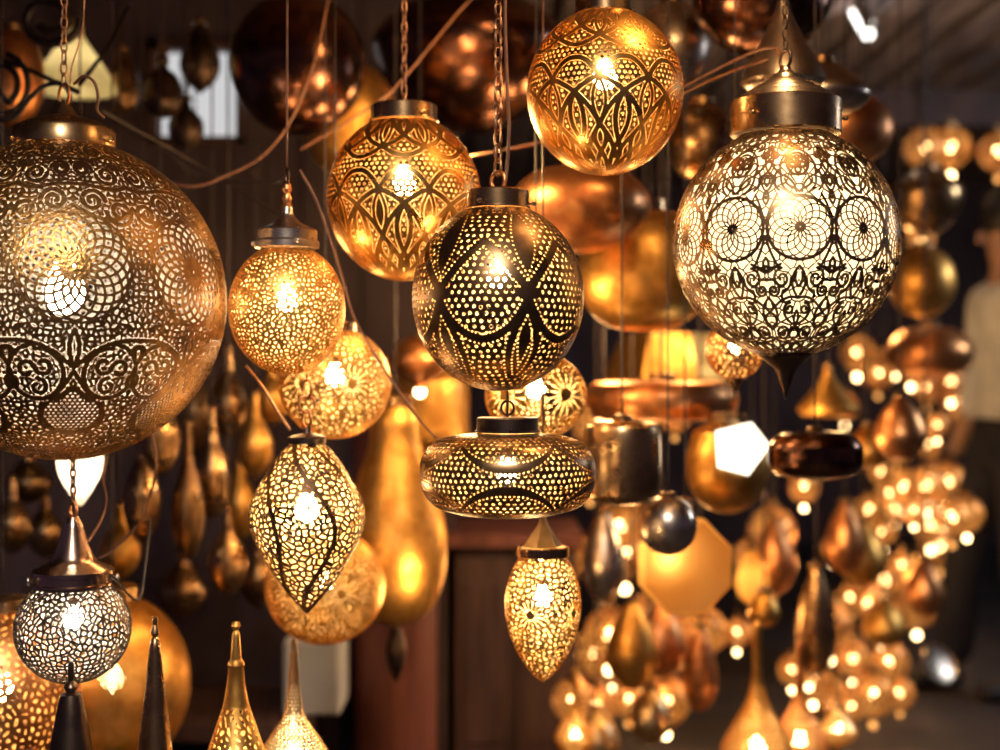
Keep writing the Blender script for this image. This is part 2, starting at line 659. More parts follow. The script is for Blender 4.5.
# ------------------------------------------------------------------ the ornaments
def f_lattice(c):
    """round holes between bare bands, pearled edges, bare leaf shapes (centre globe)"""
    y = c.S - c.seq
    w, h = c.w, c.w / 2
    X, K = c.X, c.K
    low = [bez((0, 6), (h * .35, 44), (h, 46)), bez((5, -8), (h * .55, -34), (h, -52))]
    low += [bez((0, 12), (h * .62, 60), (h * .2, 92))]
    low = low + [mirror(p) for p in low]
    leaf = [bez((0, 16), (15, 44), (0, 76)), bez((0, 16), (-15, 44), (0, 76))]
    up = [bez((0, -16), (27, -58), (0, -100)), bez((0, -16), (-27, -58), (0, -100))]
    low, leafw, upw = wrap(low, w), wrap(leaf, w), wrap(up, w)
    d = seg_dist(X, y, K, low)
    D = dot_rows(c, 7.5, 2.0, 0.26)
    band = 5.2 - d
    D = np.maximum(D, band)
    # bare leaves: inside test via distance to the spine
    spine = np.abs(X) * K - 8.5 * np.clip(1 - ((y - 46) / 31) ** 2, 0, 1)
    D = np.maximum(D, np.where(np.abs(y - 46) < 33, 4.5 - spine, -9))
    sp2 = np.abs(X) * K - 12.5 * K * np.clip(1 - ((y + 58) / 42) ** 2, 0, 1)
    D = np.maximum(D, np.where(np.abs(y + 58) < 44, 3.5 - sp2, -9))
    node = 11 - (np.abs(X) * K + np.abs(y)) * 0.8
    D = np.maximum(D, node)
    pearl = []
    for p in low:
        q = along(p, 4.6)
        dd = np.gradient(q, axis=0)
        nn = np.stack([-dd[:, 1], dd[:, 0]], 1) / (np.hypot(dd[:, 0], dd[:, 1])[:, None] + 1e-9)
        pearl += [q + nn * 5.2, q - nn * 5.2]
    for p in leafw + upw:
        pearl.append(along(p, 4.6))
    pts = np.concatenate(pearl)
    ok = np.abs(pts[:, 0]) + np.abs(pts[:, 1]) > 12
    pts = pts[ok & (np.abs(pts[:, 0]) < w / 2 + 6)]
    # drop pearls on a bare band
    dd = seg_dist(pts[:, 0], pts[:, 1], np.ones(len(pts)), low)
    pts = pts[dd > 3.9]
    return np.minimum(D, point_dist(X, y, K, pts) - 1.35)


def f_scales(c, lens_bare=True, pitch=5.7, rad=1.85):
    """overlapping arches filled with round holes, each arch a bare band with a slot on both sides"""
    y = c.S - c.seq
    w, h = c.w, c.w / 2
    X, K = c.X, c.K
    D = dot_rows(c, pitch, rad, 0.15)
    cv = [bez((h, 0), (h * .5, -21), (0, -19)), bez((h, 0), (h * .5, 4), (0, 14)), bez((0, 14), (h * .55, 24), (h, 46))]
    leaf = [bez((h, 2), (h - 13, 22), (h, 43))]
    cv += [bez((0, 14), (15, 38), (0, 64)), bez((h, 46), (h - 15, 60), (h, 76)), bez((h, 46), (h * .3, 66), (0, 84)), bez((0, 64), (14, 84), (0, 110)), bez((h, 76), (h * .4, 96), (h * .5, 118))]
    cv += [bez((h, -44), (h * .5, -34), (0, -33)), bez((h, -44), (h * .5, -46), (0, -58)), bez((0, -58), (14, -74), (0, -92)), bez((0, -58), (h * .6, -70), (h, -88))]
    leaf2 = [bez((h, -46), (h - 14, -66), (h, -86))]
    cv = cv + [mirror(p) for p in cv]
    lf = leaf + leaf2
    lf = lf + [mirror(p) for p in lf]
    dist = seg_dist(X, y, np.maximum(K, 0.5), wrap(cv, w))
    dl = seg_dist(X, y, np.maximum(K, 0.5), wrap(lf, w))
    if lens_bare:
        xe = (h - np.abs(X)) * K
        D = np.maximum(D, np.where((y > 2) & (y < 43), 6.2 * (1 - ((y - 22.5) / 20.5) ** 2) - xe, -9))
        D = np.maximum(D, np.where((y > -86) & (y < -46), 6.5 * (1 - ((y + 66) / 20) ** 2) - xe, -9))
    dist = np.minimum(dist, dl + 0.9)
    D = np.maximum(D, 4.3 - dist)
    slot = np.abs(dist - 2.9) - 0.54
    return np.minimum(D, np.where(slot < 0.6, slot, 9))


def f_ufo(c):
    """wavy bare bands over round holes (flat drum)"""
    y = c.S - c.seq
    X, K, w, h = c.X, c.K, c.w, c.w / 2
    D = dot_rows(c, 6.6, 1.95, 0.22)
    u = np.abs(X / h)
    arch = 5 + 27 * u ** 2
    bowl = -4 - 27 * u ** 2
    th_ = 11 - 5 * u
    D = np.maximum(D, np.where((y > arch) & (y < arch + th_), 3.0, -9))
    D = np.maximum(D, np.where((y < bowl) & (y > bowl - th_), 3.0, -9))
    for cur in (arch, arch + th_ + 1, bowl, bowl - th_ - 1):
        sl = np.abs(y - cur)
        pe = np.hypot(sl, (np.mod(X + 220, 4.4) - 2.2) * K) - 1.35
        D = np.where(sl < 2.1, pe, D)
    return np.maximum(D, np.where(np.abs(y) > 66, 2.0, -9))


def f_white_globe(c):
    """rosettes round the girth, scrolls, hearts and leaves above and below"""
    y = c.S - c.seq
    X, K, w, h = c.X, c.K, c.w, c.w / 2
    s = h / 36.0
    st = []
    st += [bez((36, 10), (31, 26), (24, 37)), bez((36, 30), (30, 36), (36, 44)), bez((20, 36), (30, 42), (36, 38))]
    st += [bez((0, 38), (10, 47), (10, 58), (0, 70)), bez((3, 44), (6, 52), (0, 58))]
    st += [spiral(19, 50, 10, 2.2, -PI / 2, 1.35), bez((19, 40), (27, 37), (36, 44)), bez((9, 50), (9, 62), (18, 62))]
    st += [spiral(29, 62, 6.5, 1.5, PI, -1.4), bez((22.5, 62), (22, 52), (30, 50), (36, 52))]
    st += [bez((0, 70), (12, 66), (22, 72), (36, 86)), bez((18, 62), (22, 72), (14, 76))]
    st += [bez((0, 102), (20, 96), (22, 76), (9, 75)), spiral(10, 82, 7, 2, -PI / 2, 1.3)]
    st += [circ(36, 95, 8), bez((36, 70), (24, 80), (22, 96), (36, 108)), bez((0, 84), (6, 92), (0, 102))]
    st += [circ(0, 113, 9), bez((0, 106), (7, 110), (9, 117)), circ(19, 113, 9), spiral(19, 113, 5, 1.5, 0, 1)]
    st += [bez((0, 124), (18, 133), (36, 122)), circ(36, 132, 9), circ(12, 139, 9), circ(27, 146, 8), circ(0, 150, 8)]
    st += [bez((0, 132), (14, 128), (36, 142))]
    st = [np.array(p) * [s, 1] for p in st]
    bot = wrap(st + [mirror(p) for p in st], w)
    tp = []
    tp += [bez((36, 10), (31, 26), (24, 38)), bez((36, 28), (30, 34), (36, 42))]
    tp += [bez((0, 40), (5, 46), (14, 44), (16, 54)), bez((3, 40), (4, 50), (14, 58), (20, 58)), bez((10, 39), (22, 46), (20, 58))]
    tp += [bez((36, 40), (26, 50), (30, 58), (36, 62)), bez((36, 46), (30, 52), (36, 58)), bez((22, 42), (32, 48), (28, 58), (24, 64))]
    tp += [circ(0, 72, 14), circ(-0.01, 64, 3.5), circ(6.5, 70, 3.4), bez((8, 62), (16, 66), (8, 80)), circ(3.6, 77, 3.2)]
    tp += [bez((20, 58), (26, 72), (16, 90), (0, 92)), spiral(0, 92, 6, 2, 0.2, 0.5), bez((36, 62), (28, 74), (30, 92), (36, 98))]
    tp += [spiral(30, 84, 6, 2, PI, 1.3), bez((20, 58), (30, 66), (36, 78)), spiral(18, 98, 8, 2, -PI / 2, 1.3), bez((0, 92), (12, 100), (24, 112), (36, 110))]
    tp += [circ(0, 108, 8), circ(36, 120, 9), bez((0, 118), (18, 122), (36, 132)), circ(16, 116, 8), circ(20, 132, 9), circ(0, 130, 10), circ(30, 142, 9), circ(8, 145, 9)]
    tp = [np.array(p) * [s, 1] for p in tp]
    top = wrap(tp + [mirror(p) for p in tp], w)
    ro, inside = rosette(X, y + 4, K, 0, 0, h * 0.94, 14, 0.48, 1.2)
    yb, yt = y + 6, -y + 2
    db = seg_dist(X, yb, K, bot)
    dt = seg_dist(X, yt, K, top)
    D = np.where(y > -4, 1.1 - db, 0.95 - dt)
    D = np.maximum(D, np.where(inside < -1, voronoi(c, 11.5, 0.5, 0.9, 77, True), -9))
    D = np.where(inside > 0, ro, np.maximum(D, np.where(inside > -1.6, 1.6 + inside, -9)))
    return D


def f_big_globe(c):
    """dense scrollwork, large rosettes, pierced net medallions (big globe)"""
    y = c.S - c.seq
    X, K, w, h = c.X, c.K, c.w, c.w / 2
    D = voronoi(c, 6.8, 1.3, 0.72, 5, True)
    s = h / 63.0
    st = []
    st += [bez((0, 34), (9, 48), (0, 70)), bez((0, 70), (14, 58), (30, 40), (63, 44))]
    st += [spiral(36, 76, 29, 25, -PI / 2, 1.0, 34), spiral(29, 68, 9.5, 4, 0, 0.9), spiral(46, 72, 9.5, 4, PI, 0.9), spiral(36, 90, 9.5, 4, -PI / 2, -0.9)]
    st += [bez((0, 74), (10, 90), (30, 112)), spiral(63, 56, 8, 4, PI, 0.6), circ(63, 84, 6)]
    up = []
    up += [spiral(20, 90, 14, 3, 0, 1.6, 30), spiral(48, 78, 15, 3, PI, 1.6, 30), bez((0, 84), (20, 70), (44, 60), (63, 84)), bez((0, 110), (30, 112), (44, 96), (63, 110)), spiral(44, 124, 14, 3, PI, 1.5, 30), spiral(14, 132, 12, 3, 0, 1.5), bez((0, 150), (30, 142), (63, 160)), spiral(40, 166, 15, 4, 0, 1.5)]
    st = [np.array(p) * [s, 1] for p in st]
    up = [np.array(p) * [s, 1] for p in up]
    st = wrap(st + [mirror(p) for p in st], w)
    up = wrap(up + [mirror(p) for p in up], w)
    near = np.where(y > 0, seg_dist(X, y, K, st), seg_dist(X, -y, K, up))
    D = np.maximum(D, 1.7 - near)
    D = np.where((near > 1.7) & (near < 3.9), np.minimum(D, 0.5 - np.minimum(near - 1.7, 3.9 - near) * 0.9), D)
    R = h * 0.84
    ro, inside = rosette(X, y, K, 0, -24, R, 20, 1.15, 2.2)
    D = np.where(inside > 0, ro, D)
    # net medallions
    yy = y - 122
    xx = X * K
    tear = 26 - np.hypot(xx * 0.95, yy * np.where(yy < 0, 0.85, 1.0)) - np.where(yy < -14, np.abs(xx) * 0.5, 0)
    net = dot_rows(c, 4.6, 1.65)
    D = np.where(tear > 0, net, D)
    D = np.maximum(D, 2.6 - np.abs(tear))
    return D


def mk_vor(pitch, width, seed, squash=1.0):
    return lambda c: voronoi(c, pitch, width, squash, seed)


def f_diamond(c):
    D = voronoi(c, 7.4, 1.05, 0.9, 3)
    tw = 1.25 * np.sin((c.S / c.L) * PI * 0.95)
    u = np.mod(c.TH - tw + c.tile / 2, c.tile) - c.tile / 2
    return np.maximum(D, 2.0 - np.abs(u) * c.RR * 0.85)


def mk_flower(pitch=7.0, R=24.0, seed=2, dy=0.0, bare=5.0):
    def f(c):
        y = c.S - c.seq - dy
        D = voronoi(c, pitch, pitch * 0.185, 0.95, seed)
        d = np.hypot(c.X * c.K, y)
        a = np.arctan2(y, c.X * c.K)
        k = 16
        u = (np.mod(a / (2 * PI) * k, 1.0) - 0.5) * (2 * PI / k) * d
        petal = np.hypot(np.abs(u), np.maximum(np.abs(d - R * 0.55) - R * 0.22, 0)) - R * 0.055
        ring = np.hypot(u, d - R * 0.93) - 1.5
        P = np.minimum(petal, ring)
        P = np.where(d < bare, 1.5, P)
        return np.where(d < R, P, D)
    return f


def f_coarse(c):
    return dot_rows(c, c.w * 0.30, c.w * 0.105)


# ------------------------------------------------------------------ lantern fittings
def ring_prof(r, z0, z1, lip=1.5):
    return [(0, z1 + 1), (r * .5, z1 + 1), (r - 1.5, z1 + .6), (r, z1 - .6), (r, (z0 + z1) / 2 + 1), (r, z0 + 2), (r + lip, z0 + 1.6), (r + lip, z0), (r - 2, z0 - .5)]


def knobs(parent, k, r, z, angles, mat, size=2.6):
    parent = next((c for c in parent.children if c.name.startswith('cap')), parent)
    for a in angles:
        V, Fc = [], []
        d = Vector((math.cos(a), math.sin(a), 0))
        p0 = d * (r - 1) + Vector((0, 0, z))
        pts = [p0, p0 + d * 2.5, p0 + d * 3, p0 + d * 4.5, p0 + d * 6.5, p0 + d * 7.4]
        rr = [size * .45, size * .45, size * .8, size, size * .8, size * .2]
        tube_vf([p * k for p in pts], [q * k for q in rr], 10, False, V, Fc)
        link_mesh('thumb_screw', mesh_from(V, Fc), mat, parent)


def hoop(parent, k, z, r, wire, mat, tilt=0.3, name='hanging_ring'):
    pts = [Vector((r * math.cos(a) * math.cos(tilt), r * math.cos(a) * math.sin(tilt), z + r * math.sin(a))) * k for a in np.linspace(0, 2 * PI, 24, endpoint=False)]
    V, Fc = tube_vf(pts, wire * k, 8, True)
    return link_mesh(name, mesh_from(V, Fc), mat, parent)


def chain(parent, k, z0, ztop_world, zc, mat, link=12.0, wid=3.4, wire=1.0, name='chain'):
    """oval links, each turned a quarter against the next"""
    V, Fc = [], []
    z = z0
    top = (ztop_world - zc) / k
    i = 0
    while z < top:
        a = (0.5 + (i % 2) * PI / 2)
        pts = []
        for t in np.linspace(0, 2 * PI, 14, endpoint=False):
            u = wid * math.cos(t)
            v = (link / 2 + 1.2) * math.sin(t)
            pts.append(Vector((u * math.cos(a), u * math.sin(a), z + link / 2 + v)) * k)
        tube_vf(pts, wire * k, 6, True, V, Fc)
        z += link - 0.6
        i += 1
    return link_mesh(name, mesh_from(V, Fc), mat, parent)


def rod(parent, k, z0, ztop_world, zc, mat, wire=1.0, name='hanging_wire', wob=0.0):
    top = (ztop_world - zc) / k
    n = 24
    pts = [Vector((wob * math.sin(i * 1.9), wob * math.cos(i * 1.3), z0 + (top - z0) * i / (n - 1))) * k for i in range(n)]
    V, Fc = tube_vf(pts, wire * k, 6)
    return link_mesh(name, mesh_from(V, Fc), mat, parent)


def bulb(parent, k, z, r, mat, cap=True):
    """pear-shaped lamp with a screw base"""
    prof = [(0.0, 2.3), (0.42, 2.2), (0.45, 1.5), (0.62, 1.05), (0.9, 0.55), (1.0, 0.0), (0.88, -0.5), (0.55, -0.85), (0, -1.0)]
    prof = [(a * r, b * r) for a, b in prof]
    V, Fc = lathe_vf(prof[2:], 14, k, z)
    o = link_mesh('bulb', mesh_from(V, Fc), mat, parent)
    V, Fc = lathe_vf(prof[:3], 14, k, z)
    link_mesh('lamp_socket', mesh_from(V, Fc), M['bronze'], parent)
    return o


CEIL = 2.2
REG = []      # (x, y, zc, r, half height, hung from above)


def register(px, py, Y, r, hh, hung=True):
    p = W(px, py, Y)
    REG.append((p.x, p.y, p.z, r * Y / F, hh * Y / F, hung))


def clash(p, r, hh, hung):
    for (x, y, z, r2, h2, hg) in REG:
        d = math.hypot(p.x - x, p.y - y)
        dz = abs(p.z - z)
        if dz < hh + h2 and math.hypot(d, dz * (r + r2) / (hh + h2)) < (r + r2) * 1.04 + 0.006:
            return True
        if hung and p.z < z and d < r2 + 0.01:
            return True
        if hg and z < p.z and d < r + 0.01:
            return True
    return False


def settle(px, py, Y, r, hh, hung=True, lo=2.2, hi=9.0):
    """nearest free depth along the same sight line, so that no two lanterns or hanging wires cross"""
    if px < 460:
        hi = min(hi, 3.7)
    if 340 < px < 585 and py > 450:
        hi = min(hi, 3.8 if px > 440 else 3.3)
    for i in range(160):
        d = (i + 1) // 2 * 0.02 * (1 if i % 2 else -1)
        y = Y + d
        k = y / F
        if y - r * k < lo or y + r * k > hi or (hung and 3.82 < y < 3.95):
            continue
        if not clash(W(px, py, y), r * k, hh * k, hung):
            register(px, py, y, r, hh, hung)
            return y
    register(px, py, Y, r, hh, hung)
    pass
    return Y


for _h in ((64, 300, 2.1, 160, 162), (404, 198, 2.22, 79, 90), (498, 297, 2.02, 88, 98), (605, 92, 2.12, 80, 85), (507.5, 474, 2.02, 90, 50), (785.5, 242, 2.1, 115, 130),
           (287, 309, 2.14, 60, 75), (335, 383, 2.42, 58, 58), (307, 525, 2.14, 60, 90), (325, 586, 2.6, 62, 60), (73, 628, 2.1, 60, 80), (112, 684, 2.75, 80, 92), (2, 694, 2.4, 80, 90),
           (543, 612, 2.22, 40, 75), (536, 396, 2.36, 53, 48), (685, 566, 2.72, 50, 56), (727, 466, 2.9, 43, 54)):
    register(*_h, _h[1] not in (474, 525, 628))


def lantern(label, px, py, Y, rotz=0.0, name='hanging_lantern', cat='lantern', group=None):
    k = Y / F
    loc = W(px, py, Y)
    t = thing(name, label, cat, loc, rotz + math.atan2(-(loc.x), loc.y) * 0, group)
    return t, k, loc.z


FRONT = -PI / 2   # angle that faces the camera


def aim(loc_x, Y, tile_front=0.0):
    """turn so that the angle zero of the ornament looks at the camera"""
    return math.atan2(-Y, -loc_x) + tile_front


# ================================================================== HERO LANTERNS
# 1 big globe at the left
x = (66 - 500) / F * 2.1
t, k, zc = lantern('largest globe lantern, dark pierced scrollwork turning gold at its side', 64, 300, 2.1, aim(x, 2.1, 0.06))
perforated('shell', ball_profile(160, 160, 46), 8, 1.2, f_big_globe, k, [M['aged'], M['inner_white']], t, 1.2)
lathe('cap', [(0, 198), (6, 197), (10, 190), (14, 184), (34, 178), (42, 174), (44, 172)] + [(48, 171), (50, 168), (50, 153), (48, 151), (44, 150)], M['antique'], t, k)
hoop(t, k, 205, 11, 1.6, M['copper'], 0.4)
chain(t, k, 214, CEIL, zc, M['chain'])
knobs(t, k, 50, 156, (0.9, 3.1, 5.1), M['brass'])
bulb(t, k, 6, 21, M['bulb_big'])

# 2 globe upper middle
x = (404 - 500) / F * 2.22
t, k, zc = lantern('gold globe with overlapping pierced arches on a thin twisted chain, beside the dark ball', 404, 198, 2.22, aim(x, 2.22, 0.0))
perforated('shell', ball_profile(77, 83, 33), 10, 0.85, f_scales, k, [M['brass'], M['inner_warm']], t, 1.0)
lathe('cap', ring_prof(33, 76, 92), M['antique'], t, k)
knobs(t, k, 34, 80, (0.6, 2.7, 4.2), M['brass'])
chain(t, k, 92, CEIL, zc, M['chain'], 11, 2.6, 1.3)
bulb(t, k, 14, 12, M['bulb_warm'])

# 3 centre globe
x = (498 - 500) / F * 2.02
t, k, zc = lantern('central dark globe with pearled bands, bare leaves and fields of round holes', 498, 297, 2.02, aim(x, 2.02, 0.34))
perforated('shell', ball_profile(86, 94, 33), 6, 1.0, f_lattice, k, [M['dark_brass'], M['inner_warm']], t, 1.0)
lathe('cap', ring_prof(31, 88, 106), M['antique'], t, k)
knobs(t, k, 32, 93, (0.7 - PI / 2, 2.9, 1.2), M['bronze'])
hoop(t, k, 116, 9, 2.0, M['copper'], 0.5)
chain(t, k, 122, CEIL, zc, M['chain'], 15, 4.2, 1.5)
bulb(t, k, 20, 12, M['bulb_hot'])

# 4 globe at the top
x = (605 - 500) / F * 2.12
t, k, zc = lantern('gold globe cut by the top edge, pierced arches outlined with bright slots', 605, 92, 2.12, aim(x, 2.12, 0.24))
perforated('shell', ball_profile(78, 83, 30), 10, 0.85, lambda c: f_scales(c, False), k, [M['brass'], M['inner_warm']], t, 1.0)
lathe('cap', ring_prof(30, 77, 92), M['antique'], t, k)
chain(t, k, 92, CEIL, zc, M['chain'])
bulb(t, k, 14, 12, M['bulb_warm'])

# 5 flat drum under the centre globe
x = (507 - 500) / F * 2.02
t, k, zc = lantern('flat drum lantern with wavy dark bands, hung right under the central globe', 507.5, 474, 2.02, aim(x, 2.02, 0.0))
pr = smooth_prof([(30, 41), (58, 38), (76, 30), (86, 16), (88, 0), (86, -14), (78, -27), (66, -35), (40, -41), (8, -43), (2, -43)], 14)
perforated('shell', pr, 5, 0.9, f_ufo, k, [M['dark_brass'], M['inner_warm']], t, 1.0)
lathe('cap', ring_prof(31, 42, 56), M['bronze'], t, k)
knobs(t, k, 32, 45, (0.1, 3.0), M['bronze'], 2.0)
V, Fc = tube_vf([Vector((0, 0, 57)) * k, Vector((0, 0, 70)) * k, Vector((0, 0, 84)) * k], 1.3 * k, 8)
link_mesh('hanging_rod', mesh_from(V, Fc), M['bronze'], t)
hoop(t, k, 66, 7, 1.2, M['bronze'], 1.1)
bulb(t, k, 2, 11, M['bulb_hot'])

# 6 white glowing globe at the right
x = (786 - 500) / F * 2.1
t, k, zc = lantern('cream glowing globe wrapped in dark filigree with rosettes round its middle', 785.5, 242, 2.1, aim(x, 2.1, 0.12))
perforated('shell', ball_profile(112, 115, 46, 24), 11, 0.8, f_white_globe, k, [M['dark_brass'], M['brass']], t, 1.0)
V, Fc = lathe_vf(ball_profile(107, 110, 44, 6, 40), 64, k)
link_mesh('opal_liner', mesh_from(V, Fc), M['opal'], t)
lathe('cap', [(0, 141), (54, 140.4), (55, 139.6), (55, 139), (55, 126), (55, 109), (55, 108), (54, 107), (46, 106)], M['antique'], t, k, seg=64, sharp=25)
lathe('cap_cone', [(0, 176), (5, 176), (6, 172), (10, 168), (13, 167), (15, 163), (20, 161), (22, 158), (29, 156), (31, 153), (38, 151), (40, 148), (46, 146), (49, 140)], M['silver'], t, k)
lathe('finial', [(27, -110), (26, -114), (20, -119), (12, -126), (8, -133), (6, -141), (3.5, -146), (2.2, -152), (0, -158)], M['bronze'], t, k)
knobs(t, k, 55, 122, (0.6 - PI / 2 + 0.3, 3.4, 1.5), M['antique'])
hoop(t, k, 183, 9, 1.8, M['bronze'], 0.5)
chain(t, k, 191, CEIL, zc, M['bronze'])
bulb(t, k, 10, 20, M['bulb_cream'])

# 7 round filigree lantern with silver cone cap
x = (287 - 500) / F * 2.14
t, k, zc = lantern('small gold globe of fine curly filigree with a silver bell cap, beside the largest globe', 287, 309, 2.14, aim(x, 2.14))
perforated('shell', ball_profile(58, 66, 27), 6, 0.9, mk_vor(5.0, 1.1, 21), k, [M['brass_soft'], M['inner_warm']], t, 0.9)
lathe('cap', smooth_prof([(0, 104), (5, 103), (7, 94), (14, 86), (24, 81)], 5) + [(28, 80), (30, 78), (30, 69), (32, 67), (32, 61), (27, 60)], M['silver'], t, k)
lathe('cap_stem', [(0, 126), (4, 125), (5, 120), (3, 116), (5, 111), (4, 106), (6, 102)], M['copper'], t, k, seg=20)
hoop(t, k, 132, 8, 1.6, M['bronze'], 0.2)
rod(t, k, 138, CEIL, zc, M['cord'], 1.1)
knobs(t, k, 31, 66, (0.3, 2.4, 4.4), M['silver'])
bulb(t, k, 8, 11, M['bulb_hot'])

# 8 flower globe behind it
x = (336 - 500) / F * 2.42
t, k, zc = lantern('amber globe with round flower bosses, half hidden behind the silver-capped filigree globe', 335, 383, 2.42, aim(x, 2.42, 0.3))
perforated('shell', ball_profile(56, 56, 20), 7, 1.0, mk_flower(6.5, 17, 8, 0, 4), k, [M['brass_soft'], M['inner_warm']], t, 0.9)
lathe('cap', ring_prof(21, 50, 60), M['antique'], t, k)
rod(t, k, 60, CEIL, zc, M['cord_dark'], 1.0)
bulb(t, k, 6, 9, M['bulb_hot'])

# 9 twisted pointed lantern
x = (307 - 500) / F * 2.1
t, k, zc = lantern('pointed onion-shaped lantern with twisting ribs over tiny curled holes', 307, 525, 2.14, aim(x, 2.14, 0.3))
pr = smooth_prof([(16, 82), (27, 72), (42, 50), (54, 28), (58, 10), (56, -6), (47, -26), (34, -48), (19, -68), (6, -83), (1.5, -88)], 14)
perforated('shell', pr, 6, 0.8, f_diamond, k, [M['dark_brass'], M['inner_warm']], t, 0.9)
lathe('cap', [(0, 98), (4, 97), (5, 92), (15, 90), (19, 88), (19, 82), (16, 80)], M['bronze'], t, k, seg=24)
hoop(t, k, 106, 9, 1.6, M['copper'], 0.2)
hoop(t, k, 121, 8, 1.6, M['copper'], 1.3)
hoop(t, k, 136, 9, 1.6, M['copper'], 0.2)
rod(t, k, 143, W(0, 375, 2.14).z, zc, M['cord'], 1.0)
bulb(t, k, 14, 12, M['bulb_hot'])

# 10 golden ball behind it
x = (326 - 500) / F * 2.6
t, k, zc = lantern('amber dotted globe with a small rosette, behind the pointed twisted lantern', 325, 586, 2.6, aim(x, 2.6, 0.27))
perforated('shell', ball_profile(60, 58, 18), 7, 1.0, mk_flower(5.0, 15, 12, 0, 2.0), k, [M['brass_soft'], M['inner_warm']], t, 0.9)
lathe('cap', ring_prof(19, 54, 64), M['antique'], t, k)
rod(t, k, 64, CEIL, zc, M['cord_dark'], 1.0)
bulb(t, k, 4, 8, M['bulb_warm'])

# 11 small silver globe lower left
x = (73 - 500) / F * 2.02
t, k, zc = lantern('small white-glowing globe of crackled silver filigree under a tall bell cap', 73, 628, 2.1, aim(x, 2.1))
perforated('shell', ball_profile(57, 55, 36), 6, 0.85, mk_vor(6.8, 0.95, 31, 0.8), k, [M['bronze'], M['inner_white']], t, 0.9)
lathe('cap', [(0, 112), (6, 111), (8, 107)] + smooth_prof([(9, 105), (14, 88), (20, 72), (24, 66)], 4) + [(38, 60), (40, 58), (40, 55), (36, 54), (36, 46), (38, 45), (38, 43), (34, 41)], M['nickel'], t, k)
knobs(t, k, 39, 49, (PI / 2 - 0.1, -PI / 2 + 0.1, PI), M['silver'], 5.0)
hoop(t, k, 118, 8, 1.8, M['copper'], 0.4)
chain(t, k, 125, W(0, 460, 2.1).z, zc, M['chain'], 9, 2.6, 1.1)
bulb(t, k, 8, 10, M['bulb_white'])

# 12 big golden globes at lower left, behind
x = (112 - 500) / F * 2.75
t, k, zc = lantern('plain gold globe with faint pin-holes, low behind the small silver globe', 112, 684, 2.75, aim(x, 2.75))
perforated('shell', ball_profile(77, 90, 24), 8, 1.3, lambda c: dot_rows(c, 4.6, 0.75), k, [M['brass_soft'], M['inner_warm']], t, 0.9)
lathe('cap', ring_prof(25, 84, 98), M['antique'], t, k)
rod(t, k, 98, CEIL, zc, M['cord_dark'], 1.0)
bulb(t, k, 4, 12, M['bulb_warm'])
x = (12 - 500) / F * 2.3
t, k, zc = lantern('gold globe pierced with small leaf-shaped holes, cut by the lower left corner', 2, 694, 2.4, aim(x, 2.4, 0.4))
perforated('shell', ball_profile(76, 88, 24), 7, 1.1, mk_vor(9.0, 2.3, 41, 0.8), k, [M['copper'], M['inner_warm']], t, 0.9)
lathe('cap', ring_prof(25, 84, 96), M['antique'], t, k)
rod(t, k, 96, CEIL, zc, M['cord_dark'], 1.0)
bulb(t, k, 4, 11, M['bulb_warm'])

# 13 egg lantern
x = (543 - 500) / F * 2.3
t, k, zc = lantern('pointed egg-shaped lantern with dark-eyed flowers, hanging below the flat drum', 543, 612, 2.22, aim(x, 2.22, -0.33))
pr = smooth_prof([(22, 57), (29, 46), (35, 30), (38, 12), (37.5, -4), (33, -24), (25, -42), (13, -60), (5, -67), (1, -70)], 14)
perforated('shell', pr, 5, 0.9, mk_flower(6.0, 14, 17, 3, 4.0), k, [M['brass'], M['inner_warm']], t, 0.9)
lathe('cap', [(0, 97), (3, 96), (5, 88), (20, 66), (24, 65), (25, 64), (25, 56), (22, 54)], M['brass_pale'], t, k, seg=6, sharp=20)
lathe('cap_band', [(24, 66), (26, 65), (26, 56), (23, 55)], M['antique'], t, k)
rod(t, k, 96, CEIL, zc, M['cord'], 1.0)
bulb(t, k, 14, 9, M['bulb_hot'])

# 15 flower globe behind the centre
x = (548 - 500) / F * 2.36
t, k, zc = lantern('pale gold globe with a dark-eyed flower, half hidden behind the central globe', 536, 396, 2.36, aim(x, 2.36, 0.62))
perforated('shell', ball_profile(51, 44, 18), 5, 0.95, mk_flower(5.6, 22, 23, -2, 4.5), k, [M['brass'], M['inner_warm']], t, 0.9)
lathe('cap', ring_prof(19, 39, 50), M['antique'], t, k)
rod(t, k, 50, CEIL, zc, M['cord_dark'], 1.0)
bulb(t, k, 5, 9, M['bulb_hot'])

# ================================================================== table lamps with long spires, bottom left
TABLE_Z = 0.32


def spire_lamp(label, px, tip_py, Y, prof, mat, shell_from=None, field=None, inner=None, bl=None):
    """prof: (r, pixels below the tip); shell_from: index where the pierced body starts"""
    k = Y / F
    tip = W(px, tip_py, Y)
    H = (tip.z - TABLE_Z) / k
    t = thing('table_lamp', label, 'lamp', (tip.x, tip.y, TABLE_Z), aim(tip.x, Y))
    P = [(r, H - d) for r, d in prof]
    if shell_from is None:
        lathe('spire', P + [(P[-1][0], 6), (P[-1][0] * 1.2, 3), (P[-1][0] * 1.2, 0), (0, 0)], mat, t, k)
    else:
        lathe('spire', P[:shell_from + 1], mat, t, k)
        body = smooth_prof(P[shell_from:], 12)
        perforated('shell', body, 6, 1.0, field, k, [mat, inner], t, 0.9)
        rb = body[-1][0]
        lathe('base', [(rb, body[-1][1]), (rb * 1.15, body[-1][1] - 4), (rb * 0.8, 10), (rb * 1.4, 4), (rb * 1.4, 0), (0, 0)], mat, t, k)
        zb = P[shell_from + (len(P) - shell_from) // 2][1]
        bulb(t, k, zb, 9, bl or M['bulb_warm'])
    return t


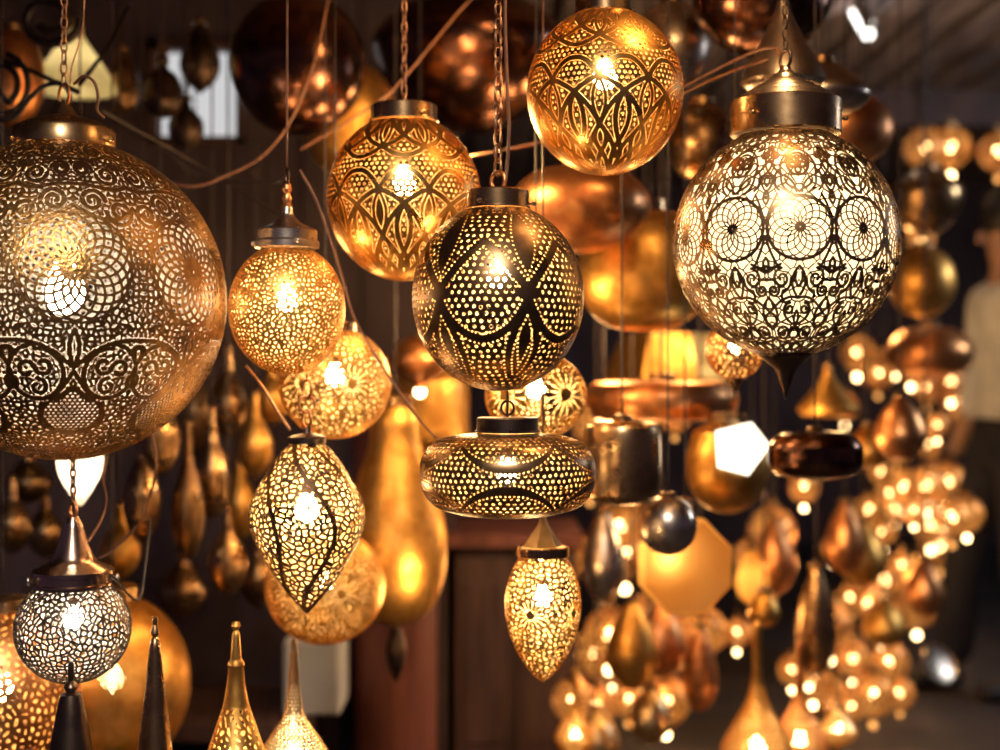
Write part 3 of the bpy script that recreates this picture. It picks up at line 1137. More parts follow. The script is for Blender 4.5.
spire_lamp('dark bronze cone spire with a turned tip in front of the small silver globe', 71, 661, 1.95,
           [(0, 0), (2.4, 1), (3.2, 6), (3.2, 14), (2.6, 20), (6, 23), (7, 26), (5, 31), (10, 33), (12, 40), (16, 60), (22, 95), (30, 140), (36, 180)], M['bronze'])
spire_lamp('slender dark brass cone spire with a tiny bud tip, before the plain gold globe', 155, 616, 2.05,
           [(0, 0), (2.4, 1), (3.0, 5), (1.8, 9), (4, 14), (4.6, 17), (2.4, 21), (5, 24), (6, 32), (9, 62), (13, 100), (18, 140), (23, 185)], M['antique'])
spire_lamp('brass spire lamp with a ball tip and leaf-pierced body', 236, 621, 2.1,
           [(0, 0), (3.4, 1), (4.8, 5), (2.4, 9.5), (3.6, 12), (4, 14), (5.5, 38), (8, 41), (8.5, 44), (7.5, 46), (9, 62), (13, 84), (19, 102), (27, 125), (38, 155), (44, 185), (36, 215), (22, 232)],
           M['brass_soft'], 11, mk_vor(10, 2.2, 51, 0.7), M['inner_warm'], M['bulb_warm'])
spire_lamp('tall pale gold spire lamp whose bulb-shaped body glows through fine pin-holes', 294, 638, 2.3,
           [(0, 0), (2, 1), (3, 6), (3, 12), (4.5, 16), (3.5, 20), (5, 34), (5.5, 38), (5, 42), (8, 66), (12, 80), (24, 98), (36, 118), (48, 150), (50, 180), (40, 210), (20, 226)],
           M['brass_pale'], 8, lambda c: dot_rows(c, 4.2, 1.15), M['inner_white'], M['bulb_hot'])

# ================================================================== plain and half-hidden brass further back
def solid(label, px, py, Y, prof, mat, sm=True, cap=None, wire='cord_dark', name='hanging_lantern', cat='lantern', group=None, n=8, bulb_at=None, seg=48, lift=0.0):
    P = smooth_prof(prof, n) if sm else prof
    rm = max(p[0] for p in P)
    zs = [p[1] for p in P]
    mid = (max(zs) + min(zs)) / 2
    Y = settle(px, py - mid, Y, rm, (max(zs) - min(zs)) / 2 + 3, bool(wire))
    t, k, zc = lantern(label, px, py, Y, 0.3, name, cat, group)
    lathe('shell', P, mat, t, k, seg=seg, sharp=40)
    top = P[0][1]
    if cap:
        lathe('cap', ring_prof(cap, top - 2, top + cap * .45), M['antique'], t, k, seg=32)
        top += cap * .45
    if wire:
        far = Y > 4.0
        rod(t, k, top - 1, (CEIL if not far else 2.5), zc, M[wire], 1.0)
    if bulb_at:
        bulb(t, k, bulb_at[0], bulb_at[1], bulb_at[2])
    return t


def ball(rx, rz, top=6):
    return [(top, math.sqrt(1 - (top / rx) ** 2) * rz)] + [(rx * math.sin(a), rz * math.cos(a)) for a in np.linspace(0.35, PI - 0.2, 12)] + [(0, -rz)]


solid('big smooth dark ball at the top, speckled with orange reflections', 298, 64, 2.75, ball(67, 72, 16), M['antique_red'], cap=18)
solid('gold bowl-shaped lantern peeking out below the big dark ball', 350, 120, 3.0, ball(48, 58, 14), M['brass_soft'], cap=15)
solid('wide dark copper pan lantern behind the hanging chains', 470, 62, 3.3, [(14, 64), (60, 56), (92, 30), (98, 8), (80, -30), (50, -56), (20, -70), (0, -72)], M['antique_red'], cap=16)
solid('broad flat copper lantern right below the globe at the top edge', 580, 208, 2.62, [(16, 40), (44, 36), (64, 20), (70, 2), (64, -16), (46, -32), (24, -42), (0, -46)], M['copper'], cap=18)
solid('wide brass bowl lantern left of the cream glowing globe', 644, 272, 2.85, [(20, 62), (44, 52), (60, 30), (66, 2), (64, -20), (52, -42), (30, -56), (0, -60)], M['brass_soft'], cap=22)
solid('grey metal ball beside the globe at the top edge', 672, 45, 2.9, ball(38, 44, 10), M['silver'], cap=12)
solid('small copper globe low to the left of the cream globe cap', 702, 142, 3.0, ball(36, 40, 8), M['antique'], cap=12)
solid('dark maroon ball at the top above the cone cap of the cream globe', 762, -6, 2.75, ball(70, 62, 14), M['antique_red'], cap=18)
solid('amber globe behind the shoulder of the cream glowing globe', 846, 130, 3.1, ball(46, 38, 10), M['copper'], cap=14)
solid('pale silver bowl lantern behind the cap of the cream globe', 822, 92, 2.6, [(8, 30), (24, 22), (44, 4), (46, -8), (30, -20), (0, -26)], M['silver'], cap=12)
t = solid('dark metal cone lantern above the cap of the cream globe', 783, 52, 2.4, [(0, 54), (6, 50), (8, 40), (12, 30), (20, 14), (32, -6), (40, -22), (42, -30), (38, -34), (30, -36), (0, -36)], M['silver'], sm=False)
solid('amber ribbed lantern behind the iron scrolls in the top left corner', 10, 78, 2.9, ball(34, 50, 10), M['copper'], cap=12, bulb_at=None)
t, k, zc = lantern('cream glass bell lamp hanging above the largest globe', 74, 62, settle(74, 62, 3.1, 43, 40), 0.2)
lathe('lamp_shade', smooth_prof([(7, 34), (12, 22), (24, 4), (38, -18), (42, -28)], 6) + [(40, -30), (0, -30)], M['ivory'], t, k)
lathe('cap', ring_prof(8, 33, 42), M['brass_pale'], t, k, seg=24)
rod(t, k, 42, CEIL, zc, M['cord_dark'])
bulb(t, k, -8, 7, glow('bell_bulb', (1, 0.78, 0.42), 16))

solid('slim brown drop lantern hanging before the daylight window', 163, 94, 3.1, [(3, 44), (6, 34), (5, 26), (14, 18), (19, 4), (19, -10), (12, -20), (0, -25)], M['bronze'], cap=5)
solid('stout black drop lantern filling the right of the daylight window', 200, 62, 3.3, [(4, 40), (8, 30), (10, 24), (18, 10), (20, -6), (14, -20), (5, -28), (0, -32)], M['bronze'], cap=6)
solid('black drop lantern low across the daylight window', 186, 128, 3.2, [(3, 30), (6, 20), (16, 8), (17, -6), (10, -18), (0, -22)], M['bronze'], cap=5)
solid('dim brass drop right of the cream bell lamp', 122, 88, 3.2, [(3, 40), (8, 30), (15, 14), (17, -4), (12, -20), (0, -28)], M['antique'], cap=5)

Y = settle(80, 478, 2.6, 24, 30)
t, k, zc = lantern('white glowing funnel shade peeping out right under the largest globe', 80, 478, Y, 0.2)
lathe('lamp_shade', smooth_prof([(22, 26), (23, 18), (20, 4), (12, -12), (3, -26), (0, -28)], 6), M['opal'], t, k)
lathe('cap', ring_prof(22, 24, 30), M['antique'], t, k, seg=24)
rod(t, k, 30, CEIL, zc, M['cord_dark'])
bulb(t, k, 6, 6, M['bulb_white'])

# dark cluster behind, between the largest globe and the pointed lantern
drops = [(160, 430, 20, 46), (195, 408, 19, 48), (228, 398, 21, 40), (255, 440, 18, 38), (212, 470, 18, 50), (188, 500, 17, 62), (142, 490, 19, 52), (240, 500, 17, 40),
         (183, 585, 24, 32), (28, 478, 24, 26), (12, 520, 20, 34), (120, 545, 20, 34), (228, 556, 20, 40), (258, 575, 17, 34), (45, 528, 18, 30), (272, 395, 17, 30)]
words = ['tall dim brass drop under the edge of the largest globe', 'dim amber drop between the largest globe and the filigree globe', 'dim copper drop just below the small filigree globe', 'dusky brass drop left of the pointed lantern top',
         'dusky pear-shaped drop in the dark cluster centre', 'slender funnel-necked drop in the dark cluster', 'dull copper drop under the hanging brown cords', 'dusky drop beside the widest part of the pointed lantern',
         'small onion-shaped lantern alone in the dark above the brass spires', 'round amber drop under the largest globe at the left edge', 'dark drop at the left edge above the silver globe', 'dark drop right of the tall bell cap',
         'dark drop low left of the pointed lantern', 'dark drop touching the amber dotted globe', 'dark drop left of the tall bell cap', 'dim brass drop behind the small filigree globe']
for i, ((px, py, rx, rz), lb) in enumerate(zip(drops, words)):
    Y = 2.85 + 0.13 * ((i * 5) % 6)
    sh = [(3, rz * 1.25), (rx * .25, rz * .9), (rx * .34, rz * .62), (rx * .75, rz * .25), (rx, -rz * .1), (rx * .9, -rz * .5), (rx * .5, -rz * .85), (0, -rz)]
    solid(lb, px, py, Y, sh, [M['antique'], M['dark_brass'], M['antique'], M['brass_soft']][i % 4], cap=4, group='dim drop lanterns in the dark')

# amber vase and neighbours in the middle
solid('tall amber bottle-shaped lantern with a bright spot, right of the pointed lantern', 395, 512, 2.95, [(16, 108), (24, 92), (26, 70), (38, 30), (50, -10), (52, -46), (44, -84), (26, -106), (0, -112)], M['brass_soft'], cap=18)
solid('small flat mushroom lantern in amber, left of the central globe bottom', 420, 362, 3.0, [(6, 26), (20, 22), (30, 8), (30, -4), (18, -14), (8, -20), (8, -26), (0, -27)], M['copper'], cap=6, bulb_at=(-30, 6, M['bulb_far']))
solid('amber drum lantern with a bright bulb, behind the diagonal cord', 428, 408, 3.3, [(10, 40), (30, 36), (40, 26), (41, -10), (40, -34), (26, -42), (0, -44)], M['brass_soft'], cap=10)
solid('long flat copper drum at mid right of the central globe', 662, 400, 3.12, [(20, 20), (64, 18), (74, 10), (76, 0), (72, -12), (62, -19), (0, -21)], M['copper'], cap=14)
solid('brass box-shaped lantern above the long flat copper drum', 668, 358, 3.85, [(10, 26), (50, 24), (58, 6), (66, -14), (66, -26), (0, -27)], M['brass_soft'], cap=10, sm=False, seg=8)
solid('dim copper drum below the long flat copper drum', 622, 462, 2.7, [(10, 42), (30, 40), (38, 30), (38, -20), (30, -38), (0, -44)], M['antique'], cap=10)
t = solid('glossy dark disc lantern below the cream globe tip', 815, 455, 2.7, [(12, 25), (34, 22), (45, 12), (47, 0), (45, -12), (36, -20), (10, -25), (0, -25)], M['antique_red'], cap=8)
t, k, zc = lantern('filigree amber drop peeking out under the cream glowing globe', 735, 350, settle(735, 350, 2.45, 30, 38), 0.2)
perforated('shell', ball_profile(29, 30, 10), 5, 1.2, mk_vor(6.5, 1.5, 61), k, [M['copper'], M['inner_warm']], t, 0.9)
lathe('cap', ring_prof(11, 27, 34), M['antique'], t, k, seg=24)
lathe('finial', [(9, -28), (7, -33), (3, -38), (0, -46)], M['antique'], t, k, seg=20)
rod(t, k, 34, CEIL, zc, M['cord_dark'])
bulb(t, k, 2, 6, M['bulb_warm'])

# brass ball; an added glowing pane imitates its white reflected glare
Y = 2.9
t, k, zc = lantern('brass ball lantern, its white glare an added glowing pane, right of the dim copper drum', 727, 466, Y, 0.2)
lathe('shell', [(18, 44), (34, 34)] + ball(42, 48, 14)[5:], M['brass_soft'], t, k)
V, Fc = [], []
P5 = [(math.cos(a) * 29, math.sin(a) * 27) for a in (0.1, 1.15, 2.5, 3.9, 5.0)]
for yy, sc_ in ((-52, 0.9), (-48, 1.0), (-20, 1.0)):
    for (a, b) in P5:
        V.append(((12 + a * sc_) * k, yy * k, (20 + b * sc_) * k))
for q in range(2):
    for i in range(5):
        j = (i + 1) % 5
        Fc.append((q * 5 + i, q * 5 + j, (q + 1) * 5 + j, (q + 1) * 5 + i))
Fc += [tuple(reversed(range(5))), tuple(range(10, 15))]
t.rotation_euler = (0, 0, -math.atan2(t.location.x, t.location.y))
link_mesh('glare_pane', mesh_from(V, Fc, False), glow('reflection_glare_glow', (1.0, 0.88, 0.66), 3.0), t)
lathe('cap', ring_prof(19, 42, 52), M['antique'], t, k, seg=24)
rod(t, k, 52, CEIL, zc, M['cord_dark'])

solid('small dark nickel ball hanging before the octagonal amber plate', 668, 525, 2.5, ball(29, 30, 7), M['silver'], cap=8)
# octagonal plate
OY = 2.72
k = OY / F
t = thing('octagonal_lantern', 'pale amber eight-sided lantern behind the small dark nickel ball', 'lantern', W(685, 566, OY), 0.39)
ov = [(20, 52), (45, 50), (47, 44), (47, -44), (45, -50), (20, -52), (0, -52)]
V, Fc = [], []
P8 = [(math.cos(a) * 49, math.sin(a) * 51) for a in np.arange(8) * PI / 4 + PI / 8]
for yy, sc in ((-12, 0.93), (-8, 1.0), (12, 1.0), (16, 0.9)):
    for (a, b) in P8:
        V.append((a * sc * k, yy * k, b * sc * k))
for q in range(3):
    for i in range(8):
        j = (i + 1) % 8
        Fc.append((q * 8 + i, q * 8 + j, (q + 1) * 8 + j, (q + 1) * 8 + i))
Fc.append(tuple(reversed(range(8))))
Fc.append(tuple(range(24, 32)))
t.rotation_euler = (0, 0, 0.1)
link_mesh('lamp_shade', mesh_from(V, Fc, False), M['amber_opal'], t)
hoop(t, k, 60, 8, 1.5, M['antique'], 0)
rod(t, k, 66, CEIL, W(685, 566, OY).z, M['cord_dark'])
b_ = bulb(t, k, 10, 8, glow('plate_bulb', (1, 0.70, 0.36), 22))  # added inner bulb, set off-centre to imitate a reflection on brass
for ch in t.children:
    if ch.name.startswith(('bulb', 'lamp_socket')):
        ch.location.x = -20 * k

# right-hand stack of lanterns
solid('dark brass disc lantern with glints, top of the right-hand column', 926, 205, 4.2, [(8, 36), (20, 30), (34, 18), (36, 6), (30, -10), (16, -26), (0, -30)], M['antique'], cap=10)
solid('amber ball lantern in the right-hand column below the dark disc', 922, 282, 4.1, ball(33, 36, 8), M['brass_soft'], cap=10)
solid('squat amber drum lantern, third down the right-hand column', 930, 352, 4.3, [(8, 26), (26, 22), (40, 8), (42, -4), (34, -18), (14, -24), (0, -25)], M['copper'], cap=9)
solid('flared brass cone lantern right of the cream globe tip', 828, 396, 3.6, [(4, 30), (6, 20), (16, 6), (28, -8), (30, -14), (24, -20), (0, -22)], M['brass_soft'], cap=5)

# ================================================================== far lit lanterns (bokeh)
def far_proto(dim=False):
    t = thing('globe_lantern', 'x', 'lantern', (0, 0, 0), 0, 'g')
    k = 0.01
    perforated('shell', ball_profile(10, 10.5, 3.6, 0, 40), 6, 0.55, f_coarse, k, [M['copper'], M['inner_warm']], t, 0.15)
    lathe('cap', [(0, 15), (.8, 14.8), (1, 12.5), (3.2, 11.6), (3.8, 11), (3.8, 9.4), (3.4, 9.2)], M['antique'], t, k, seg=16)
    V, Fc = tube_vf([Vector((0, 0, .148)), Vector((0, 0, .3)), Vector((0, 0, .42))], .003, 5)
    link_mesh('hanging_wire', mesh_from(V, Fc), M['cord_dark'], t)
    # bare bulb hung under the globe
    pr = [(1.2, -10.4), (1.25, -11.6)]
    lathe('lamp_socket', [(1.3, -10.2), (1.4, -12), (1.1, -12.4), (0, -12.4)], M['bronze'], t, k, seg=10)
    V, Fc = lathe_vf([(0.8, -12.3), (1.3, -13.0), (1.7, -14.0), (1.5, -15.1), (0.8, -15.8), (0, -16.0)], 12, k)
    link_mesh('bulb', mesh_from(V, Fc), M['bulb_dim'] if dim else M['bulb_far'], t)
    V, Fc = lathe_vf([(0, 2.5), (1.2, 2.1), (1.8, 1.0), (1.8, -.6), (1, -1.6), (0, -1.9)], 10, k)
    link_mesh('bulb', mesh_from(V, Fc), M['bulb_inside'], t)
    return t


FAR = [
    (895, 377, 'a'), (927, 364, 'a'), (911, 388, 'a'), (878, 397, 'a'), (926, 410, 'a'), (951, 404, 'a'), (845, 426, 'a'), (959, 428, 'a'), (937, 442, 'a'), (928, 464, 'a'), (898, 470, 'a'), (857, 378, 'a'),
    (881, 489, 'b'), (904, 513, 'b'), (930, 504, 'b'), (926, 514, 'b'), (941, 512, 'b'), (949, 508, 'b'), (895, 527, 'b'), (914, 528, 'b'), (944, 531, 'b'), (952, 546, 'b'), (967, 539, 'b'), (973, 547, 'b'), (963, 553, 'b'),
    (931, 551, 'b'), (883, 551, 'b'), (833, 565, 'b'), (846, 564, 'b'), (902, 583, 'b'), (940, 574, 'b'), (917, 604, 'b'), (885, 609, 'b'), (869, 531, 'b'), (889, 512, 'b'), (873, 613, 'b'), (850, 618, 'b'), (867, 625, 'b'), (883, 647, 'b'), (894, 641, 'b'), (917, 636, 'b'),
    (853, 684, 'c'), (889, 691, 'c'), (900, 715, 'c'), (763, 616, 'c'), (737, 653, 'c'), (830, 661, 'c'), (809, 688, 'c'), (792, 691, 'c'), (813, 706, 'c'), (851, 727, 'c'), (873, 726, 'c'), (836, 741, 'c'), (753, 585, 'c'), (772, 566, 'c'), (804, 509, 'c'),
    (655, 646, 'd'), (633, 664, 'd'), (609, 671, 'd'), (595, 686, 'd'), (613, 690, 'd'), (641, 692, 'd'), (691, 684, 'd'), (702, 666, 'd'), (628, 725, 'd'), (649, 721, 'd'), (666, 736, 'd'), (573, 731, 'd'), (596, 736, 'd'),
    (593, 590, 'd'), (619, 560, 'd'), (622, 528, 'd'), (625, 590, 'd'), (675, 439, 'e'), (642, 437, 'e'), (598, 462, 'e'), (590, 503, 'e'), (925, 178, 'a'), (951, 177, 'a'), (998, 180, 'a'), (921, 262, 'a'), (930, 304, 'a'),
]
GL = {'a': ('small lit globe lantern among the blurred lights of the upper right column', 'far lit globes, upper right'),
      'b': ('small lit globe lantern in the dense blurred cluster of lights at right', 'far lit globes, dense cluster at right'),
      'c': ('small lit globe lantern in the blurred lights along the lower right', 'far lit globes, lower right'),
      'd': ('small lit globe lantern in the blurred lights below the octagonal lantern', 'far lit globes, bottom centre'),
      'e': ('small lit globe lantern glinting behind the long flat copper drum', 'far lit globes, mid centre')}
register(1006, 440, 5.0, 100, 260, False)
fp = far_proto()
fd = far_proto(True)
fd_used = False
placed = []
first = True
for (px, py, g) in FAR:
    base = {'a': 5.2, 'b': 5.2, 'c': 4.5, 'd': 4.3, 'e': 4.2}[g]
    sc = random.uniform(0.42, 0.78)
    k_ = base / F
    hh_ = 0.165 * sc / k_
    Y = settle(px, py - 0.13 * sc / k_, base, 0.105 * sc / k_, hh_, True, 3.0 if px < 600 else 4.0, 7.5)
    p = W(px, py, Y) + Vector((0, 0, 0.146 * sc * Y / base))     # the lower bulb sits on the sight line
    sc *= Y / base
    if first:
        fp.location, fp.scale, fp['label'], fp['group'] = p, (sc,) * 3, GL[g][0], GL[g][1]
        first = False
    elif random.random() < 0.32:
        if fd_used:
            dup(fd, None, p, random.uniform(0, 6), sc, GL[g][0], GL[g][1])
        else:
            fd.location, fd.scale, fd['label'], fd['group'] = p, (sc,) * 3, GL[g][0], GL[g][1]
            fd_used = True
    else:
        dup(fp, None, p, random.uniform(0, 6), sc, GL[g][0], GL[g][1])

# amber egg lanterns and vases at lower right
def vase(label, px, tip_py, Y, w, mat, bl=True, h=None):
    h = h or w * 4
    Y = settle(px, tip_py + h * .55, Y, w, h * .6, False)
    k = Y / F
    t = thing('table_lamp', label, 'lamp', W(px, tip_py, Y))
    P = smooth_prof([(1, 0), (w * .13, -h * .04), (w * .14, -h * .3), (w * .3, -h * .52), (w * .75, -h * .72), (w, -h * .86), (w * .8, -h * 1.0), (w * .4, -h * 1.1)], 8)
    lathe('spire', [(0, 1)] + P[:20], mat, t, k)
    perforated('shell', P[19:], 5, 1.3, lambda c: dot_rows(c, 5.5, 1.3), k, [mat, M['inner_warm']], t, 0.9)
    zt = (W(px, tip_py, Y).z - 0.055) / k
    lathe('base', [(w * .4, -h * 1.1), (w * .5, -h * 1.14), (w * .16, -h * 1.2), (w * .16, -zt + 8), (w * .6, -zt + 5), (w * .6, -zt), (0, -zt)], M['antique'], t, k)
    bulb(t, k, -h * .84, w * .22, M['bulb_warm'])
    return t


vase('glowing long-necked golden bottle lamp at the bottom right of centre', 757, 622, 3.3, 36, M['brass_soft'], h=150)
vase('dim long-necked copper bottle lamp just right of the glowing golden one', 800, 640, 3.6, 28, M['copper'], h=120)
vase('small golden flame-shaped lamp at the bottom, right of the egg lantern', 575, 668, 3.5, 20, M['brass_soft'], h=80)
vase('pale funnel lamp at the bottom among the lower right lights', 838, 682, 3.9, 20, M['brass_pale'], h=56)
eggs = [(632, 648, 26, 42, 'amber egg lantern, left one of the pair below the octagonal lantern', 'brass_soft'), (660, 640, 27, 36, 'amber egg lantern, right one of the pair below the octagonal lantern', 'copper'), (752, 578, 16, 26, 'small amber egg lantern right of the octagonal lantern', 'ivory'),
        (774, 558, 22, 36, 'taller dusky amber egg lantern beside the small one right of the octagonal lantern', 'copper'), (764, 610, 16, 18, 'small round amber lantern under the pair of eggs at right', 'brass_soft'),
        (816, 625, 20, 52, 'long dark teardrop lantern with a glint at lower right', 'antique'), (845, 540, 20, 34, 'amber drop lantern left of the dense lights', 'copper'), (862, 556, 24, 30, 'round amber lantern within the dense lights', 'brass_soft'),
        (604, 560, 22, 44, 'silvery pear lantern right of the egg-shaped lantern', 'silver'), (700, 672, 18, 40, 'coppery spire lantern at the bottom centre of the lights', 'copper'), (650, 716, 22, 26, 'pale silvery lantern at the bottom centre', 'brass_pale'), (596, 738, 24, 26, 'whitish round lantern cut by the bottom edge', 'brass_pale'),
        (900, 430, 26, 30, 'amber globe among the upper right lights', 'copper'), (868, 448, 22, 20, 'copper globe near the glossy dark disc', 'brass_soft'), (925, 590, 20, 26, 'amber drop lantern low in the dense lights', 'copper'), (884, 625, 22, 22, 'amber globe at the lower end of the dense lights', 'brass_soft')]
for i, (px, py, rx, rz, lb, mt) in enumerate(eggs):
    Y = 3.45 if py > 700 else (3.35, 3.6, 3.9, 4.2)[i % 4]
    sh = [(3, rz * 1.15), (rx * .35, rz * .95), (rx * .75, rz * .5), (rx, -rz * .1), (rx * .9, -rz * .5), (rx * .5, -rz * .88), (0, -rz)]
    if mt == 'ivory':
        Y = settle(px, py, Y, rx, rz * 1.1)
        t, kk, zc = lantern(lb, px, py, Y, 0.2)
        lathe('lamp_shade', smooth_prof(sh, 6), M['amber_opal'] if 'amber_opal' in M else M['ivory'], t, kk)
        lathe('cap', ring_prof(6, rz * 1.12, rz * 1.12 + 6), M['antique'], t, kk, seg=20)
        rod(t, kk, rz * 1.12 + 6, 2.2 if Y < 4 else 2.5, zc, M['cord_dark'])
        bulb(t, kk, 0, 6, glow('egg_bulb', (1, 0.66, 0.3), 10))
    else:
        solid(lb, px, py, Y, sh, M[mt], cap=6)

# ================================================================== cords, chains, scrolls
def cord(label, pts, rad=0.0022, mat='cord', name='electric_cord', cat='cord'):
    P = spline3([W(*p) for p in pts], 10)
    V, Fc = tube_vf(P, rad, 8)
    o = link_mesh(name, mesh_from(V, Fc), M[mat])
    return tag(o, label, cat)


cord('brown flex sweeping down across the big dark ball towards the largest globe', [(345, -160, 2.5), (336, -40, 2.5), (326, 10, 2.5), (312, 70, 2.5), (290, 122, 2.5), (262, 156, 2.5), (225, 176, 2.5), (188, 186, 2.5), (130, 168, 2.55), (92, 140, 2.6)])
cord('brown flex running from the silver bell cap down past the flower globe', [(300, 170, 2.24), (318, 205, 2.24), (338, 262, 2.24), (352, 312, 2.28), (372, 350, 2.28), (394, 384, 2.28), (418, 418, 2.28), (440, 442, 2.28)])
cord('thin flex slanting behind the upper middle globe up towards the ceiling', [(300, 150, 2.6), (372, 106, 2.6), (400, 82, 2.6), (450, 22, 2.6), (500, -40, 2.6), (560, -160, 2.6)])
cord('dark red flex arching over to the cone cap of the cream globe', [(640, 112, 2.35), (690, 84, 2.3), (740, 58, 2.25), (768, 48, 2.2), (778, 52, 2.18), (781, 70, 2.14)])
cord('pale second flex running just below the dark red one to the cream globe cap', [(640, 120, 2.4), (690, 90, 2.36), (735, 70, 2.32), (768, 60, 2.3)], 0.0026, 'chain')
cord('copper flex behind the central chain, reaching across to the globe at the top', [(470, 156, 2.5), (512, 148, 2.5), (550, 140, 2.5), (600, 128, 2.5)], 0.0026, 'chain')
cord('brown flex hanging along the central chain', [(515, -170, 2.06), (507, -60, 2.06), (505, 10, 2.06), (507, 80, 2.06), (509, 130, 2.06), (506, 178, 2.06), (501, 196, 2.04)], 0.0026)
cord('brown flex bowing down under the largest globe at the right of the bell cap', [(108, 452, 2.25), (103, 480, 2.25), (106, 500, 2.25), (101, 520, 2.22), (88, 542, 2.1)])
cord('brown flex falling from the lower right edge of the largest globe', [(152, 434, 2.3), (156, 460, 2.3), (152, 490, 2.3), (140, 522, 2.3), (112, 550, 2.3), (96, 560, 2.3)])
cord('copper tie leading from the small filigree globe to the pointed lantern', [(246, 366, 2.2), (262, 386, 2.18), (278, 412, 2.15), (290, 430, 2.12)], 0.0026, 'chain')
cord('dark flex drooping from the bell cap of the silver globe past the spire', [(112, 576, 2.06), (138, 600, 2.2), (146, 560, 2.25), (150, 520, 2.3)], 0.0018, 'cord_dark')
cord('dark tangled flex between the largest globe cap and the silver bell cap', [(100, 110, 2.5), (140, 132, 2.6), (190, 160, 2.7), (240, 190, 2.7), (290, 222, 2.6)], 0.0024, 'cord_dark')
cord('lower dark flex stretched beside the tangled one', [(112, 122, 2.7), (160, 150, 2.7), (210, 178, 2.7), (280, 182, 2.6)], 0.0024, 'cord_dark')
cord('thin brown wire looped over the ring of the largest globe', [(74, 84, 2.08), (84, 76, 2.06), (94, 82, 2.04), (98, 96, 2.04), (97, 110, 2.05), (104, 118, 2.06)], 0.0022)
cord('thin pale wire dropping from the top edge to the largest globe ring', [(86, -80, 2.1), (84, 10, 2.1), (80, 40, 2.1), (72, 66, 2.1), (70, 84, 2.1)], 0.0012, 'chain')


def scroll(label, pts, rad=0.006):
    P = spline3([W(*p) for p in pts], 8)
    V, Fc = tube_vf(P, rad, 8)
    tag(link_mesh('hanging_ironwork', mesh_from(V, Fc), M['iron']), label, 'ironwork')


sp1 = [(2 + 26 * math.cos(a) * (1 - a / 16), 86 + 30 * math.sin(a) * (1 - a / 16), 2.5) for a in np.linspace(-1.4, 7.5, 18)]
scroll('black wrought-iron scroll curling in front of the amber ribbed lantern', sp1 + [(-10, 78, 2.5)])
scroll('long black iron bar crossing from the left edge down to the largest globe ring', [(-30, 40, 2.6), (0, 58, 2.58), (30, 70, 2.5), (56, 82, 2.4), (78, 92, 2.3)], 0.004)
sp2 = [(50 + (30 - 2.0 * a) * math.cos(a), 20 + (26 - 1.8 * a) * math.sin(a), 2.7) for a in np.linspace(0, 9, 22)]
scroll('black iron curl at the top left above the cream bell lamp', sp2, 0.009)
scroll('black iron arm sloping from the window towards the largest globe ring', [(128, 8, 2.7), (110, 44, 2.6), (94, 66, 2.5), (80, 84, 2.4)], 0.004)
scroll('black iron curl sweeping left of the cap of the largest globe', [(-20, 120, 2.3), (12, 118, 2.3), (30, 98, 2.3), (44, 86, 2.3), (62, 84, 2.3), (70, 98, 2.3), (60, 112, 2.3)], 0.004)

# ================================================================== the setting
def box(name, x0, x1, y0, y1, z0, z1, mat, parent=None):
    V, Fc = box_vf(x0, x1, y0, y1, z0, z1)
    return link_mesh(name, mesh_from(V, Fc, False), mat, parent)


struct(box('floor', -3.2, 5.5, -1.5, 9.6, -0.1, 0, M['stone']))
struct(box('ceiling', -3.2, 3.2, 1.0, 3.85, CEIL, CEIL + 0.08, M['wood']))
V, Fc = [], []
for i in range(46):
    x0 = -3.0 + i * 0.19
    box_vf(x0, x0 + 0.14, 3.9, 9.5, 2.46, 2.50, V, Fc)
struct(link_mesh('ceiling', mesh_from(V, Fc, False), M['slat']))
struct(box('ceiling', -3.2, 5.6, 3.9, 9.6, 2.52, 2.6, M['wall']))
struct(box('wall_back', -3.2, 5.6, 9.5, 9.7, 0, 2.6, M['wall']))
struct(box('wall_right', 5.4, 5.6, 3.0, 9.6, 0, 2.6, M['wall']))
# partition of dark boards behind the left half of the stall, with a window in it
wy = 3.9
wx = lambda px: (px - 500) / F * wy
wz = lambda py: CZ - (py - 375) / F * wy
xa, xb, za, zb = wx(150), wx(246), wz(146), wz(42)
V, Fc = [], []
box_vf(-3.2, xa, wy, wy + .06, 0, CEIL + .3, V, Fc)
box_vf(xb, wx(455), wy, wy + .06, 0, CEIL + .3, V, Fc)
box_vf(xa, xb, wy, wy + .06, 0, za, V, Fc)
box_vf(xa, xb, wy, wy + .06, zb, CEIL + .3, V, Fc)
for i in range(18):
    xx = -3.1 + i * 0.17
    if xx < wx(450) and not (xa - .05 < xx < xb + .05):
        box_vf(xx, xx + .02, wy - .012, wy, 0, CEIL, V, Fc)
struct(link_mesh('wall_left', mesh_from(V, Fc, False), M['wall']))
wn = bpy.data.objects.new('window_1', None)
C.objects.link(wn)
wn['kind'] = 'structure'
box('window_pane', xa, xb, wy + .03, wy + .035, za, zb, M['sky_pane'], wn)
V, Fc = [], []
for (a, b, c_, d) in ((xa, xb, za, za + .025), (xa, xb, zb - .025, zb), (xa, xa + .025, za, zb), (xb - .025, xb, za, zb), ):
    box_vf(a, b, wy - .02, wy + .03, c_, d, V, Fc)
link_mesh('window_frame', mesh_from(V, Fc, False), M['wood'], wn)

